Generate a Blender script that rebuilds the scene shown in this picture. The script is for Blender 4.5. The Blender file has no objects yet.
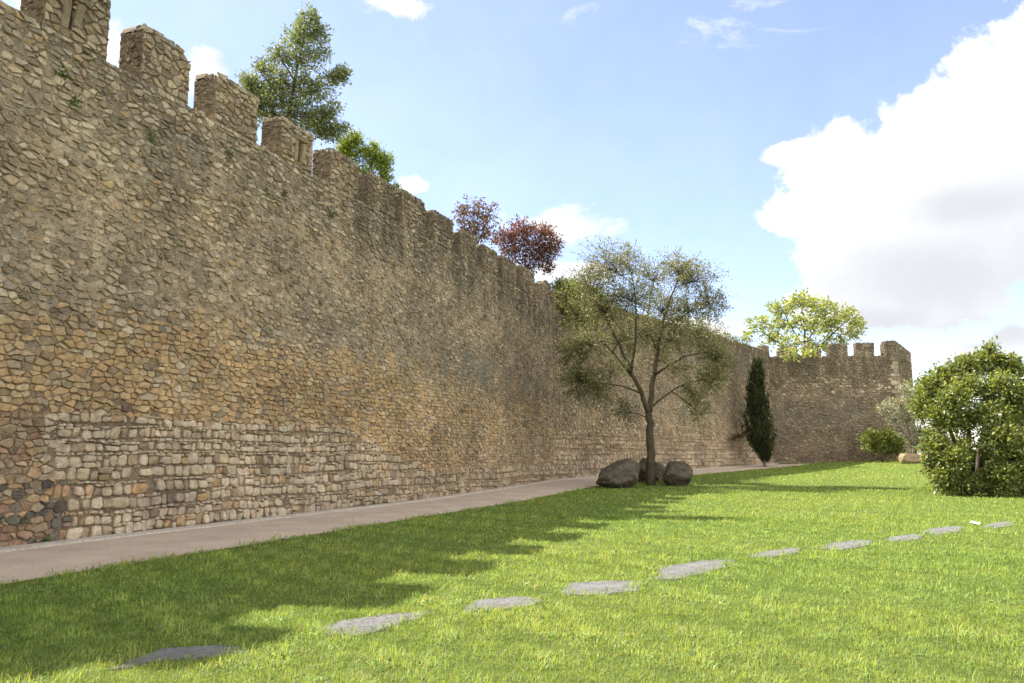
import bpy, math, random
import numpy as np
from mathutils import Vector, noise as mnoise

SC = bpy.context.scene
COL = SC.collection
V = Vector
PI = math.pi

# ------------------------------------------------------------------ camera model
FPX = 830.0
PITCH = math.atan(112.5 / FPX)
EYE = V((0, 0, 1.6))
CF = V((0, math.cos(PITCH), math.sin(PITCH)))
CU = V((0, -math.sin(PITCH), math.cos(PITCH)))


def ray(x, y):
    return CF + V((1, 0, 0)) * ((x - 512) / FPX) + CU * ((341.5 - y) / FPX)


def at(x, y, Y):
    "real-world point at distance Y seen in direction (x, y)"
    r = ray(x, y)
    return EYE + r * (Y / r.y)


def smooth(a, b, x):
    t = min(1, max(0, (x - a) / (b - a)))
    return t * t * (3 - 2 * t)


def gz(x, y):
    "height of the lawn"
    t = max(0.0, y - 28.0)
    t = min(t, 60)
    h = 0.0195 * t * t / (t + 4.0)
    h += 0.32 * smooth(20, 34, x) * smooth(45, 70, y)
    return h


def onground(x, y):
    r = ray(x, y)
    lo, hi = 2.0, 200.0
    for _ in range(60):
        m = (lo + hi) / 2
        p = EYE + r * (m / r.y)
        if p.z > gz(p.x, p.y):
            lo = m
        else:
            hi = m
    p = EYE + r * (lo / r.y)
    return V((p.x, p.y, gz(p.x, p.y)))


# ------------------------------------------------------------------ object helpers
def tag(o, label=None, cat=None, group=None, kind=None):
    if label: o['label'] = label
    if cat: o['category'] = cat
    if group: o['group'] = group
    if kind: o['kind'] = kind
    return o


def empty(name, loc=(0, 0, 0), rz=0):
    o = bpy.data.objects.new(name, None)
    o.location = loc
    o.rotation_euler = (0, 0, rz)
    o.empty_display_size = 0.2
    COL.objects.link(o)
    return o


class MB:
    "mesh collector with one colour per vertex"

    def __init__(s):
        s.v = []; s.f = []; s.c = []; s.m = []

    def vert(s, p, c=(1, 1, 1)):
        s.v.append((p[0], p[1], p[2])); s.c.append(c)
        return len(s.v) - 1

    def face(s, idx, m=0):
        s.f.append(idx); s.m.append(m)

    def box(s, lo, hi, fr, m=0, c=(.3, .25, .18), jit=0, rng=None):
        "fr maps (u, n, z) to world"
        P = []
        for k in range(8):
            q = [lo[i] if not (k >> i) & 1 else hi[i] for i in range(3)]
            if rng: q = [a + rng.uniform(-jit, jit) for a in q]
            P.append(s.vert(fr(*q), c))
        for q in ((0, 1, 3, 2), (4, 6, 7, 5), (0, 4, 5, 1), (2, 3, 7, 6), (0, 2, 6, 4), (1, 5, 7, 3)):
            s.face([P[i] for i in q], m)

    def tube(s, pts, radii, n=6, c=(1, 1, 1), m=0, cap=True):
        pts = [V(p) for p in pts]
        rings = []
        prev = None
        for i, p in enumerate(pts):
            t = (pts[min(i + 1, len(pts) - 1)] - pts[max(i - 1, 0)])
            if t.length < 1e-6: t = V((0, 0, 1))
            t.normalize()
            a = prev if prev is not None else (V((1, 0, 0)) if abs(t.x) < .8 else V((0, 1, 0)))
            b = t.cross(a).normalized()
            a = b.cross(t).normalized()
            prev = a
            r = radii[i]
            rings.append([s.vert(p + (a * math.cos(2 * PI * k / n) + b * math.sin(2 * PI * k / n)) * r, c) for k in range(n)])
        for i in range(len(rings) - 1):
            for k in range(n):
                s.face([rings[i][k], rings[i][(k + 1) % n], rings[i + 1][(k + 1) % n], rings[i + 1][k]], m)
        if cap:
            s.face(rings[-1], m); s.face(rings[0][::-1], m)

    def build(s, name, mats, parent=None, smoothf=False, loc=None):
        me = bpy.data.meshes.new(name)
        vs = s.v
        if loc is not None:
            vs = [(a - loc[0], b - loc[1], c - loc[2]) for a, b, c in vs]
        me.from_pydata(vs, [], s.f)
        if not isinstance(mats, (list, tuple)): mats = [mats]
        for m in mats: me.materials.append(m)
        if len(mats) > 1: me.polygons.foreach_set('material_index', s.m)
        ca = me.attributes.new('Col', 'FLOAT_COLOR', 'POINT')
        arr = np.ones((len(s.v), 4), np.float32); arr[:, :3] = np.array(s.c, np.float32)
        ca.data.foreach_set('color', arr.ravel())
        if smoothf: me.polygons.foreach_set('use_smooth', [True] * len(s.f))
        me.update()
        o = bpy.data.objects.new(name, me)
        COL.objects.link(o)
        if parent is not None: o.parent = parent
        if loc is not None and parent is None: o.location = loc
        return o


def npmesh(name, verts, faces_n, nper, cols, mat, parent=None):
    "mesh of equal-sized polygons from numpy arrays (verts Nx3, faces MxK)"
    me = bpy.data.meshes.new(name)
    nv, nf = len(verts), len(faces_n)
    me.vertices.add(nv); me.loops.add(nf * nper); me.polygons.add(nf)
    me.vertices.foreach_set('co', np.ascontiguousarray(verts, np.float32).ravel())
    me.loops.foreach_set('vertex_index', np.ascontiguousarray(faces_n, np.int32).ravel())
    me.polygons.foreach_set('loop_start', np.arange(0, nf * nper, nper, dtype=np.int32))
    me.update(calc_edges=True)
    ca = me.attributes.new('Col', 'FLOAT_COLOR', 'POINT')
    arr = np.ones((nv, 4), np.float32); arr[:, :3] = cols
    ca.data.foreach_set('color', arr.ravel())
    me.materials.append(mat)
    o = bpy.data.objects.new(name, me)
    COL.objects.link(o)
    if parent is not None: o.parent = parent
    return o


# ------------------------------------------------------------------ materials
class NT:
    def __init__(s, tree):
        s.t = tree; s.n = tree.nodes; s.l = tree.links

    def new(s, typ, **kw):
        n = s.n.new(typ)
        for k, v in kw.items(): setattr(n, k, v)
        return n

    def link(s, a, b): s.l.new(a, b)

    def setin(s, sock, v):
        if hasattr(v, 'is_output'): s.link(v, sock)
        else: sock.default_value = v

    def math(s, op, a, b=0.0, c=None, clamp=False):
        n = s.new('ShaderNodeMath', operation=op, use_clamp=clamp)
        s.setin(n.inputs[0], a); s.setin(n.inputs[1], b)
        if c is not None: s.setin(n.inputs[2], c)
        return n.outputs[0]

    def mix(s, fac, a, b, blend='MIX'):
        n = s.new('ShaderNodeMix', data_type='RGBA', blend_type=blend)
        s.setin(n.inputs[0], fac); s.setin(n.inputs[6], a); s.setin(n.inputs[7], b)
        return n.outputs[2]

    def noise(s, vec, scale, detail=4, rough=.55, dist=0.0):
        n = s.new('ShaderNodeTexNoise')
        if vec is not None: s.link(vec, n.inputs['Vector'])
        n.inputs['Scale'].default_value = scale
        n.inputs['Detail'].default_value = detail
        n.inputs['Roughness'].default_value = rough
        n.inputs['Distortion'].default_value = dist
        return n.outputs['Fac']

    def range(s, v, a, b, c=0.0, d=1.0, smooth=False):
        n = s.new('ShaderNodeMapRange', interpolation_type='SMOOTHSTEP' if smooth else 'LINEAR')
        s.setin(n.inputs[0], v)
        for i, q in enumerate((a, b, c, d)): n.inputs[i + 1].default_value = q
        return n.outputs[0]

    def pos(s):
        return s.new('ShaderNodeNewGeometry').outputs['Position']

    def col(s):
        n = s.new('ShaderNodeVertexColor'); n.layer_name = 'Col'
        return n.outputs['Color']

    def bump(s, h, strength, dist):
        n = s.new('ShaderNodeBump')
        n.inputs['Strength'].default_value = strength
        n.inputs['Distance'].default_value = dist
        s.link(h, n.inputs['Height'])
        return n.outputs[0]


def newmat(name):
    m = bpy.data.materials.new(name)
    m.use_nodes = True
    m.node_tree.nodes.clear()
    nt = NT(m.node_tree)
    out = nt.new('ShaderNodeOutputMaterial')
    return m, nt, out


def rgb(c): return (c[0], c[1], c[2], 1)


def principled(nt, out, color, rough=.9, normal=None, spec=.3):
    b = nt.new('ShaderNodeBsdfPrincipled')
    nt.setin(b.inputs['Base Color'], color)
    nt.setin(b.inputs['Roughness'], rough)
    b.inputs['Specular IOR Level'].default_value = spec
    if normal is not None: nt.link(normal, b.inputs['Normal'])
    nt.link(b.outputs[0], out.inputs[0])
    return b


def mat_stone():
    m, nt, out = newmat('rubble_stone')
    p = nt.pos()
    c = nt.col()
    n1 = nt.noise(p, 9, 6, .62)
    n2 = nt.noise(p, 55, 4, .6)
    n3 = nt.noise(p, 2.2, 5, .6)
    c = nt.mix(1.0, c, nt.mix(nt.range(n1, .3, .7), (.66, .64, .62, 1), (1.25, 1.22, 1.16, 1)), 'MULTIPLY')
    c = nt.mix(1.0, c, nt.mix(nt.range(n2, .3, .7), (.80, .80, .80, 1), (1.18, 1.17, 1.15, 1)), 'MULTIPLY')
    # grey lichen and damp stains with their own outlines
    c = nt.mix(nt.range(n3, .60, .72, 0, .5), c, (.17, .145, .11, 1))
    n4 = nt.noise(p, 26, 3, .6)
    c = nt.mix(nt.range(n4, .66, .72, 0, .45), c, (.40, .36, .28, 1))
    n5 = nt.noise(p, .55, 4, .6)
    c = nt.mix(1.0, c, nt.mix(nt.range(n5, .34, .66), (.74, .72, .70, 1), (1.16, 1.12, 1.05, 1)), 'MULTIPLY')
    sp = nt.new('ShaderNodeSeparateXYZ'); nt.link(p, sp.inputs[0])
    sm_ = nt.new('ShaderNodeMapping'); sm_.inputs['Scale'].default_value = (1, 1, .22); nt.link(p, sm_.inputs[0])
    st = nt.noise(sm_.outputs[0], 1.6, 6, .68)
    band = nt.math('MULTIPLY', nt.range(sp.outputs[2], 6.2, 8.6), nt.range(sp.outputs[0], -7.2, -4.0))
    stf = nt.math('MULTIPLY', nt.range(nt.math('ADD', st, nt.math('MULTIPLY', band, .14)), .56, .68), nt.math('MULTIPLY', band, .62))
    c = nt.mix(stf, c, (.105, .09, .066, 1))
    gn = nt.noise(p, .9, 6, .65)
    gb = nt.math('MULTIPLY', nt.math('MULTIPLY', nt.range(sp.outputs[2], 3.4, 4.4), nt.range(sp.outputs[2], 6.8, 5.4)), nt.range(sp.outputs[0], -6.0, -2.5))
    c = nt.mix(nt.math('MULTIPLY', nt.range(gn, .44, .56), nt.math('MULTIPLY', gb, .5)), c, (.20, .185, .15, 1))
    h = nt.math('ADD', nt.math('MULTIPLY', n1, .6), nt.math('MULTIPLY', n2, .4))
    principled(nt, out, c, .95, nt.bump(h, 1.0, .07), .1)
    return m


def mat_mortar():
    m, nt, out = newmat('earthy_mortar')
    p = nt.pos()
    c = nt.col()
    n1 = nt.noise(p, 7, 6, .65)
    n2 = nt.noise(p, 38, 5, .65)
    n3 = nt.noise(p, .9, 5, .6)
    c = nt.mix(1.0, c, nt.mix(nt.range(n1, .3, .7), (.55, .54, .53, 1), (1.25, 1.22, 1.17, 1)), 'MULTIPLY')
    c = nt.mix(1.0, c, nt.mix(nt.range(n2, .3, .7), (.65, .65, .65, 1), (1.25, 1.24, 1.22, 1)), 'MULTIPLY')
    c = nt.mix(nt.range(n3, .52, .68, 0, .45), c, (.15, .115, .08, 1))
    # small chips and gallets set in the mortar
    w = nt.new('ShaderNodeTexVoronoi'); w.inputs['Scale'].default_value = 13; w.inputs['Randomness'].default_value = 1
    wm = nt.new('ShaderNodeMapping'); wm.inputs['Scale'].default_value = (1, 1, 1.7)
    wd = nt.new('ShaderNodeVectorMath', operation='MULTIPLY_ADD')
    wn = nt.new('ShaderNodeTexNoise'); wn.inputs['Scale'].default_value = 9; nt.link(p, wn.inputs['Vector'])
    nt.link(wn.outputs['Color'], wd.inputs[0]); wd.inputs[1].default_value = (.09, .09, .09); nt.link(p, wd.inputs[2])
    nt.link(wd.outputs[0], wm.inputs[0]); nt.link(wm.outputs[0], w.inputs['Vector'])
    sx = nt.new('ShaderNodeSeparateColor'); nt.link(w.outputs['Color'], sx.inputs[0])
    chip = nt.math('MULTIPLY', nt.range(sx.outputs[0], .45, .55), nt.range(w.outputs['Distance'], .52, .36))
    c = nt.mix(nt.math('MULTIPLY', chip, .75), c, nt.mix(sx.outputs[1], (.22, .175, .125, 1), (.48, .40, .29, 1)))
    n5 = nt.noise(p, .55, 4, .6)
    c = nt.mix(1.0, c, nt.mix(nt.range(n5, .34, .66), (.74, .72, .70, 1), (1.16, 1.12, 1.05, 1)), 'MULTIPLY')
    sp = nt.new('ShaderNodeSeparateXYZ'); nt.link(p, sp.inputs[0])
    sm_ = nt.new('ShaderNodeMapping'); sm_.inputs['Scale'].default_value = (1, 1, .22); nt.link(p, sm_.inputs[0])
    st = nt.noise(sm_.outputs[0], 1.6, 6, .68)
    band = nt.math('MULTIPLY', nt.range(sp.outputs[2], 6.2, 8.6), nt.range(sp.outputs[0], -7.2, -4.0))
    stf = nt.math('MULTIPLY', nt.range(nt.math('ADD', st, nt.math('MULTIPLY', band, .14)), .56, .68), nt.math('MULTIPLY', band, .62))
    c = nt.mix(stf, c, (.105, .09, .066, 1))
    gn = nt.noise(p, .9, 6, .65)
    gb = nt.math('MULTIPLY', nt.math('MULTIPLY', nt.range(sp.outputs[2], 3.4, 4.4), nt.range(sp.outputs[2], 6.8, 5.4)), nt.range(sp.outputs[0], -6.0, -2.5))
    c = nt.mix(nt.math('MULTIPLY', nt.range(gn, .44, .56), nt.math('MULTIPLY', gb, .5)), c, (.20, .185, .15, 1))
    h = nt.math('ADD', nt.math('MULTIPLY', n1, .6), nt.math('MULTIPLY', n2, .4))
    h = nt.math('ADD', h, nt.math('MULTIPLY', chip, .35))
    principled(nt, out, c, .95, nt.bump(h, 1.0, .09), .1)
    return m


def mat_leaf(name, trans=.4, gloss=.05, rough=.55, tint=1.0):
    m, nt, out = newmat(name)
    c = nt.col()
    d = nt.new('ShaderNodeBsdfDiffuse'); nt.link(c, d.inputs['Color'])
    t = nt.new('ShaderNodeBsdfTranslucent')
    tc = nt.mix(1.0, c, (1.32, 1.25, .45, 1) if tint == 1.0 else ((1.26, 1.14, .56, 1) if tint == .9 else (1.12, 1.16, .70, 1) if tint == .8 else (1.25, 1.0, .8, 1)), 'MULTIPLY')
    nt.link(tc, t.inputs['Color'])
    mx = nt.new('ShaderNodeMixShader'); mx.inputs[0].default_value = trans
    nt.link(d.outputs[0], mx.inputs[1]); nt.link(t.outputs[0], mx.inputs[2])
    g = nt.new('ShaderNodeBsdfGlossy'); g.inputs['Roughness'].default_value = rough
    g.inputs['Color'].default_value = (.9, .95, 1, 1)
    lw = nt.new('ShaderNodeLayerWeight'); lw.inputs['Blend'].default_value = .25
    m2 = nt.new('ShaderNodeMixShader')
    nt.link(nt.math('MULTIPLY_ADD', lw.outputs['Fresnel'], gloss, gloss * .35), m2.inputs[0])
    nt.link(mx.outputs[0], m2.inputs[1]); nt.link(g.outputs[0], m2.inputs[2])
    nt.link(m2.outputs[0], out.inputs[0])
    return m


def mat_bark(name, c0, c1, scale=9):
    m, nt, out = newmat(name)
    p = nt.pos()
    mp = nt.new('ShaderNodeMapping'); mp.inputs['Scale'].default_value = (1, 1, .25)
    nt.link(p, mp.inputs[0])
    n1 = nt.noise(mp.outputs[0], scale, 6, .65)
    n2 = nt.noise(p, 3, 3)
    c = nt.mix(nt.range(n1, .35, .65), rgb(c0), rgb(c1))
    c = nt.mix(nt.range(n2, .55, .7, 0, .4), c, (.10, .105, .055, 1))
    principled(nt, out, c, .95, nt.bump(n1, .8, .05), .1)
    return m


def mat_soil():
    m, nt, out = newmat('lawn_soil')
    p = nt.pos()
    n1 = nt.noise(p, .55, 5, .6)
    n2 = nt.noise(p, 14, 6, .7)
    n3 = nt.noise(p, 70, 3, .7)
    c = nt.mix(nt.range(n1, .35, .65), (.105, .145, .036, 1), (.165, .20, .05, 1))
    c = nt.mix(nt.range(n2, .46, .70), c, (.075, .11, .024, 1))
    c = nt.mix(nt.range(n3, .55, .75, 0, .5), c, (.16, .15, .05, 1))
    principled(nt, out, c, 1.0, nt.bump(n2, 1, .08), .05)
    return m


def mat_path():
    m, nt, out = newmat('compacted_path_gravel')
    p = nt.pos()
    n1 = nt.noise(p, .8, 5, .6)
    n2 = nt.noise(p, 60, 4, .7)
    n3 = nt.noise(p, 5, 5, .6)
    c = nt.mix(nt.range(n1, .35, .65), (.41, .33, .25, 1), (.50, .41, .315, 1))
    c = nt.mix(nt.range(n3, .55, .75, 0, .35), c, (.28, .22, .16, 1))
    c = nt.mix(1.0, c, nt.mix(nt.range(n2, .35, .65), (.68, .66, .64, 1), (1.25, 1.25, 1.25, 1)), 'MULTIPLY')
    n6 = nt.noise(p, 17, 5, .7)
    c = nt.mix(nt.range(n6, .60, .68, 0, .55), c, (.20, .16, .12, 1))
    principled(nt, out, c, .95, nt.bump(n2, .8, .02), .1)
    return m


def mat_rock(name, c0, c1, lich, sc=3.0):
    m, nt, out = newmat(name)
    tc = nt.pos()
    n1 = nt.noise(tc, sc, 7, .65)
    n2 = nt.noise(tc, sc * 9, 5, .65)
    n3 = nt.noise(tc, sc * 2.3, 4, .6)
    c = nt.mix(nt.range(n1, .35, .65), rgb(c0), rgb(c1))
    c = nt.mix(nt.range(n3, .56, .66, 0, .7), c, rgb(lich))
    c = nt.mix(1.0, c, nt.mix(nt.range(n2, .3, .7), (.7, .7, .7, 1), (1.25, 1.25, 1.25, 1)), 'MULTIPLY')
    h = nt.math('ADD', nt.math('MULTIPLY', n1, .6), nt.math('MULTIPLY', n2, .3))
    principled(nt, out, c, .95, nt.bump(h, 1.0, .14), .12)
    return m


M_STONE = mat_stone()
M_MORTAR = mat_mortar()
M_SOIL = mat_soil()
M_PATH = mat_path()
M_KERB = mat_rock('pale_kerb_stone', (.43, .375, .30), (.52, .46, .38), (.33, .28, .215), 2.0)
M_SLAB = mat_rock('grey_slab_stone', (.165, .16, .15), (.24, .235, .222), (.11, .108, .095), 4.0)
M_ROCK = mat_rock('dark_boulder_stone', (.075, .062, .044), (.14, .118, .085), (.085, .085, .045), 2.2)
M_SAND = mat_rock('sandstone_block', (.26, .19, .115), (.34, .265, .17), (.20, .12, .055), 1.6)
M_BARK = mat_bark('olive_bark', (.045, .037, .025), (.105, .085, .055))
M_BARK2 = mat_bark('brown_bark', (.05, .04, .03), (.13, .10, .07))
M_GRASS = mat_leaf('grass_blades', .50, .02, .6, .9)
M_LEAF = mat_leaf('tree_leaves', .42, .03)
M_LEAFG = mat_leaf('glossy_leaves', .38, .06, .4)
M_SILVER = mat_leaf('silvery_leaves', .35, .04)
M_LAUREL = mat_leaf('laurel_leaves', .40, .05, .45, .8)
M_PURPLE = mat_leaf('purple_leaves', .30, .02, .6, .95)
M_DARKLEAF = mat_leaf('cypress_sprays', .15, .01, .6)
M_CORE = M_MORTAR

# ------------------------------------------------------------------ stonework
WA = V((-8.6114, 14.3043, 0)); WD = V((.34117, .94000, 0)); WN = V((.94, -.34117, 0))
BEND_S = 31.6
WB = WA + WD * BEND_S
FD = V((.59247, .80559, 0)); FN = V((.80559, -.59247, 0))
FAR_L = 33.9
WC = WB + FD * FAR_L                       # corner of far wall and tower
TE = V((32.75, 70.25, 0))                  # tower corner
TD = (TE - WC); TL = TD.length; TD = TD / TL; TN = V((TD.y, -TD.x, 0))
SD = V((.535, .845, 0)); SN = V((SD.y, -SD.x, 0)); SIDE_L = 9.8


def chaikin(P, k=.14):
    out = []
    n = len(P)
    for i in range(n):
        a, b = P[i], P[(i + 1) % n]
        out.append((a[0] * (1 - k) + b[0] * k, a[1] * (1 - k) + b[1] * k))
        out.append((a[0] * k + b[0] * (1 - k), a[1] * k + b[1] * (1 - k)))
    return out


def clip(P, a, b, c):
    "keep a*x+b*y<=c"
    out = []
    n = len(P)
    for i in range(n):
        p, q = P[i], P[(i + 1) % n]
        dp = a * p[0] + b * p[1] - c; dq = a * q[0] + b * q[1] - c
        if dp <= 0: out.append(p)
        if (dp < 0 < dq) or (dq < 0 < dp):
            t = dp / (dp - dq)
            out.append((p[0] + (q[0] - p[0]) * t, p[1] + (q[1] - p[1]) * t))
    return out


def stone(mb, P, fr, gap, depth, col, rng, round2=False, m=1, squash=0.0):
    "P polygon in (u, z); fr(u, n, z) -> world"
    if len(P) < 3: return
    cx = sum(p[0] for p in P) / len(P); cz = sum(p[1] for p in P) / len(P)
    w = max(p[0] for p in P) - min(p[0] for p in P); h = max(p[1] for p in P) - min(p[1] for p in P)
    if w < .03 or h < .025: return

    def inset(Q, g):
        o = []
        for x, z in Q:
            d = math.hypot(x - cx, z - cz) + 1e-6
            k = max(.25, 1 - g / d)
            o.append((cx + (x - cx) * k, cz + (z - cz) * k))
        return o
    jit = .016
    P = [(x + rng.uniform(-jit, jit), z + rng.uniform(-jit, jit)) for x, z in P]
    if squash:
        a_, b_ = rng.uniform(1 - squash, 1), rng.uniform(1 - squash, 1)
        P = [(cx + (x - cx) * a_, cz + (z - cz) * b_) for x, z in P]
    Q = chaikin(inset(P, gap), .20 if round2 else .13)
    sz = min(w, h)
    tu, tz = rng.gauss(0, .12), rng.gauss(0, .14)
    r0 = [mb.vert(fr(x, -.03, z), col) for x, z in Q]
    r1 = []
    for x, z in inset(Q, sz * .03):
        r1.append(mb.vert(fr(x, depth * .62 + tu * (x - cx) + tz * (z - cz) + rng.uniform(-.005, .005), z), col))
    r2 = []
    for x, z in inset(Q, sz * (.13 if round2 else .10)):
        r2.append(mb.vert(fr(x, depth + tu * (x - cx) + tz * (z - cz) + rng.uniform(-.007, .007), z), col))
    n = len(Q)
    for i in range(n):
        j = (i + 1) % n
        mb.face([r0[i], r0[j], r1[j], r1[i]], m)
        mb.face([r1[i], r1[j], r2[j], r2[i]], m)
    if round2:
        c0 = mb.vert(fr(cx, depth + .006 + sz * .025, cz), col)
        for i in range(n): mb.face([r2[i], r2[(i + 1) % n], c0], m)
    else:
        mb.face(r2, m)


def rubble(u0, u1, z0, z1, sw, sh, rng, jx=.46, jz=.44, power=.35, extra=.35):
    "power-diagram cells of mixed sizes; yields (cx, cz, polygon)"
    nu = max(1, int(round((u1 - u0) / sw))); nz = max(1, int(round((z1 - z0) / sh)))
    du = (u1 - u0) / nu; dz = (z1 - z0) / nz
    S = {}
    for j in range(-2, nz + 2):
        jzz = jz(z0 + j * dz) if callable(jz) else jz
        for i in range(-2, nu + 2):
            L = []
            x = (u0 / du + i + .5 + ((j % 2) * .5 - .25) + rng.uniform(-jx, jx))
            z = (z0 / dz + j + .5 + rng.uniform(-jzz, jzz))
            L.append((x, z, rng.uniform(0, power)))
            r = rng.random()
            if r < extra:
                for _ in range(1 if r > extra * .35 else 3):
                    L.append((x + rng.uniform(-.55, .55), z + rng.uniform(-.5, .5), rng.uniform(-.12, .05)))
            S[i, j] = L
    for j in range(-1, nz + 1):
        for i in range(-1, nu + 1):
            near = [q for b in range(-2, 3) for a in range(-2, 3) for q in S.get((i + a, j + b), ())]
            for me_ in S[i, j]:
                x, z, w = me_
                P = [(x - 1.6, z - 1.6), (x + 1.6, z - 1.6), (x + 1.6, z + 1.6), (x - 1.6, z + 1.6)]
                for q in near:
                    if q is me_: continue
                    nx, nz_ = q[0] - x, q[1] - z
                    if nx * nx + nz_ * nz_ > 6.5: continue
                    c = (q[0] ** 2 + q[1] ** 2 - q[2] - (x * x + z * z - w)) / 2
                    P = clip(P, nx, nz_, c)
                    if len(P) < 3: break
                if len(P) < 3: continue
                P = [(p[0] * du, p[1] * dz) for p in P]
                P = clip(P, -1, 0, -u0); P = clip(P, 1, 0, u1) if P else P
                P = clip(P, 0, -1, -z0) if P else P; P = clip(P, 0, 1, z1) if P else P
                if len(P) < 3: continue
                cx = sum(p[0] for p in P) / len(P); cz = sum(p[1] for p in P) / len(P)
                yield cx, cz, P


def courses(u0, u1, z0, z1, rng, hmin=.17, hmax=.27, wmin=.16, wmax=.34, uend=None, ustart=None):
    "coursed rows of squarish blocks with thin pinning courses between; yields (cx, cz, polygon)"
    z = z0
    row = 0
    while z < z1 - .06:
        h = rng.uniform(hmin, hmax)
        if z + h > z1: h = z1 - z
        ph = rng.uniform(0, 6)
        u = u0 - rng.uniform(0, .2) if ustart is None else ustart(z)
        us = u

        def wz(u): return .03 * math.sin(u * .9 + ph) + .012 * math.sin(u * 3.1 + ph)
        ue = u1 if uend is None else min(u1, uend(z))
        while u < ue:
            w = rng.uniform(wmin, wmax) * (1.0 + .35 * (rng.random() < .15))
            a, b = u, min(u + w, u1)
            if b - a < .05: break
            k = rng.uniform(.68, 1.04)
            if k < .82:
                m_ = rng.uniform(.3, .7)
                yield (a + b) / 2, z + h * .95, [(a, z + h * (k + .03) + wz(a)), (a + (b - a) * m_, z + h * (k + .03) + wz(a)), (a + (b - a) * m_, z + h * 1.05 + wz(b)), (a, z + h * 1.05 + wz(a))]
                yield (a + b) / 2, z + h * .95, [(a + (b - a) * m_, z + h * (k + .03) + wz(a)), (b, z + h * (k + .03) + wz(b)), (b, z + h * 1.05 + wz(b)), (a + (b - a) * m_, z + h * 1.05 + wz(a))]
            if rng.random() < .06 and h > .16:      # two small stones on top of one another
                mid = rng.uniform(.4, .6)
                yield (a + b) / 2, z + h * mid / 2, [(a, z + wz(a)), (b, z + wz(b)), (b, z + h * mid + wz(b)), (a, z + h * mid + wz(a))]
                yield (a + b) / 2, z + h * (1 + mid) / 2, [(a, z + h * mid + wz(a)), (b, z + h * mid + wz(b)), (b, z + h + wz(b)), (a, z + h + wz(a))]
            else:
                j = lambda s=.038: rng.uniform(-s, s)
                yield (a + b) / 2, z + h / 2, [(a + j(), z + wz(a) + j(.012)), (b + j(), z + wz(b) + j(.012)), (b + j(.03), z + h * k + wz(b) + j(.015)), ((a + b) / 2 + j(), z + h * k + wz((a + b) / 2) + abs(j())), (a + j(.03), z + h * k + wz(a) + j(.015))]
            u += w
        z += h
        if rng.random() < .38 and z < z1 - .1:      # pinning course
            hh = rng.uniform(.045, .085)
            u = us
            while u < ue:
                w = rng.uniform(.07, .22)
                if rng.random() < .9:
                    yield u + w / 2, z + hh / 2, [(u, z + wz(u)), (u + w, z + wz(u + w)), (u + w * .9, z + hh + wz(u + w)), (u + w * .1, z + hh + wz(u))]
                u += w
            z += hh
        row += 1


def lerp3(a, b, t): return tuple(a[i] + (b[i] - a[i]) * t for i in range(3))


CREAM = [(.56, .47, .345), (.50, .415, .30), (.60, .515, .385), (.44, .355, .245), (.52, .44, .325), (.38, .305, .205)]
ORANGE = [(.50, .325, .135), (.46, .30, .13), (.53, .37, .18), (.35, .24, .125), (.46, .295, .135), (.44, .345, .205)]
BROWN = [(.33, .255, .175), (.365, .285, .20), (.27, .208, .145), (.41, .33, .235), (.31, .232, .15), (.225, .175, .122), (.46, .385, .285), (.35, .262, .165)]
GREY = [(.31, .26, .20), (.36, .31, .245), (.24, .20, .155), (.42, .36, .285), (.19, .16, .125), (.33, .262, .185)]
RUST = [(.33, .19, .11), (.36, .225, .125), (.29, .17, .105)]
BLUE = [(.082, .083, .076), (.11, .11, .10), (.145, .142, .125), (.062, .062, .057)]


def pick(rng, pal):
    c = rng.choice(pal)
    k = rng.gauss(1.24, .20)
    g_ = (c[0] + c[1] + c[2]) / 3
    k = min(k, .60 / c[0])
    return tuple(max(.03, (q * .72 + g_ * .28) * k + rng.gauss(0, .006)) for q in c)


def zone_noise(u, z, s=.35, seed=0):
    return mnoise.noise(V((u * s, z * s * 1.4, seed)))


def soft(c, base, t):
    return lerp3(c, base, t)


ROWH = [rng0 for rng0 in (random.Random(9).uniform(0, 1) for _ in range(40))]


def course_end(z):
    "the pale courses stop raggedly; the higher the sooner"
    if z < 1.0: return 99
    return 16.5 - 5.5 * (z - 1.0) / 1.33 + 3.0 * (ROWH[int(z / .28)] - .5)


def near_color(u, z, rng):
    n = zone_noise(u, z, .30, 3)
    if u < 1.25 + .3 * n and z < 1.15:
        return soft(pick(rng, BLUE), (.20, .17, .13), rng.uniform(0, .4)) if rng.random() < .50 - .25 * (z < .35) else soft(pick(rng, rng.choice([ORANGE, BROWN, RUST])), (.24, .18, .12), .4)
    if u < .7 and z < 2.3:
        return soft(pick(rng, rng.choice([BROWN, BROWN, ORANGE, RUST])), (.26, .20, .13), .4)
    if z < 2.36 and u < course_end(z):
        t = smooth(9, 18, u)
        if rng.random() < .04: return pick(rng, ORANGE)
        if rng.random() < .14 + .30 * t: return soft(pick(rng, BROWN + ORANGE[:3]), (.33, .265, .18), .4)
        return lerp3(pick(rng, CREAM), (.42, .355, .26), .08 + .35 * t)
    om = smooth(5.0, 3.6, z + 1.2 * n - .02 * u) * (1 - .45 * smooth(12, 24, u))
    mean = lerp3((.305, .262, .19), (.41, .318, .19), om)
    if z > 7.4: mean = lerp3(mean, (.28, .23, .17), smooth(7.4, 9, z))
    if rng.random() < om * .85:
        return soft(pick(rng, ORANGE), mean, .25)
    r = rng.random()
    if r < .02: return soft(pick(rng, RUST), mean, .4)
    if r < .08: return soft(pick(rng, ORANGE), mean, .3)
    if r < .22: return soft(pick(rng, CREAM), mean, .25)
    if z > 7.6 + n: return soft(pick(rng, GREY), mean, .2)
    return soft(pick(rng, BROWN if zone_noise(u, z, .5, 9) > -.1 else GREY), mean, .28)


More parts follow.
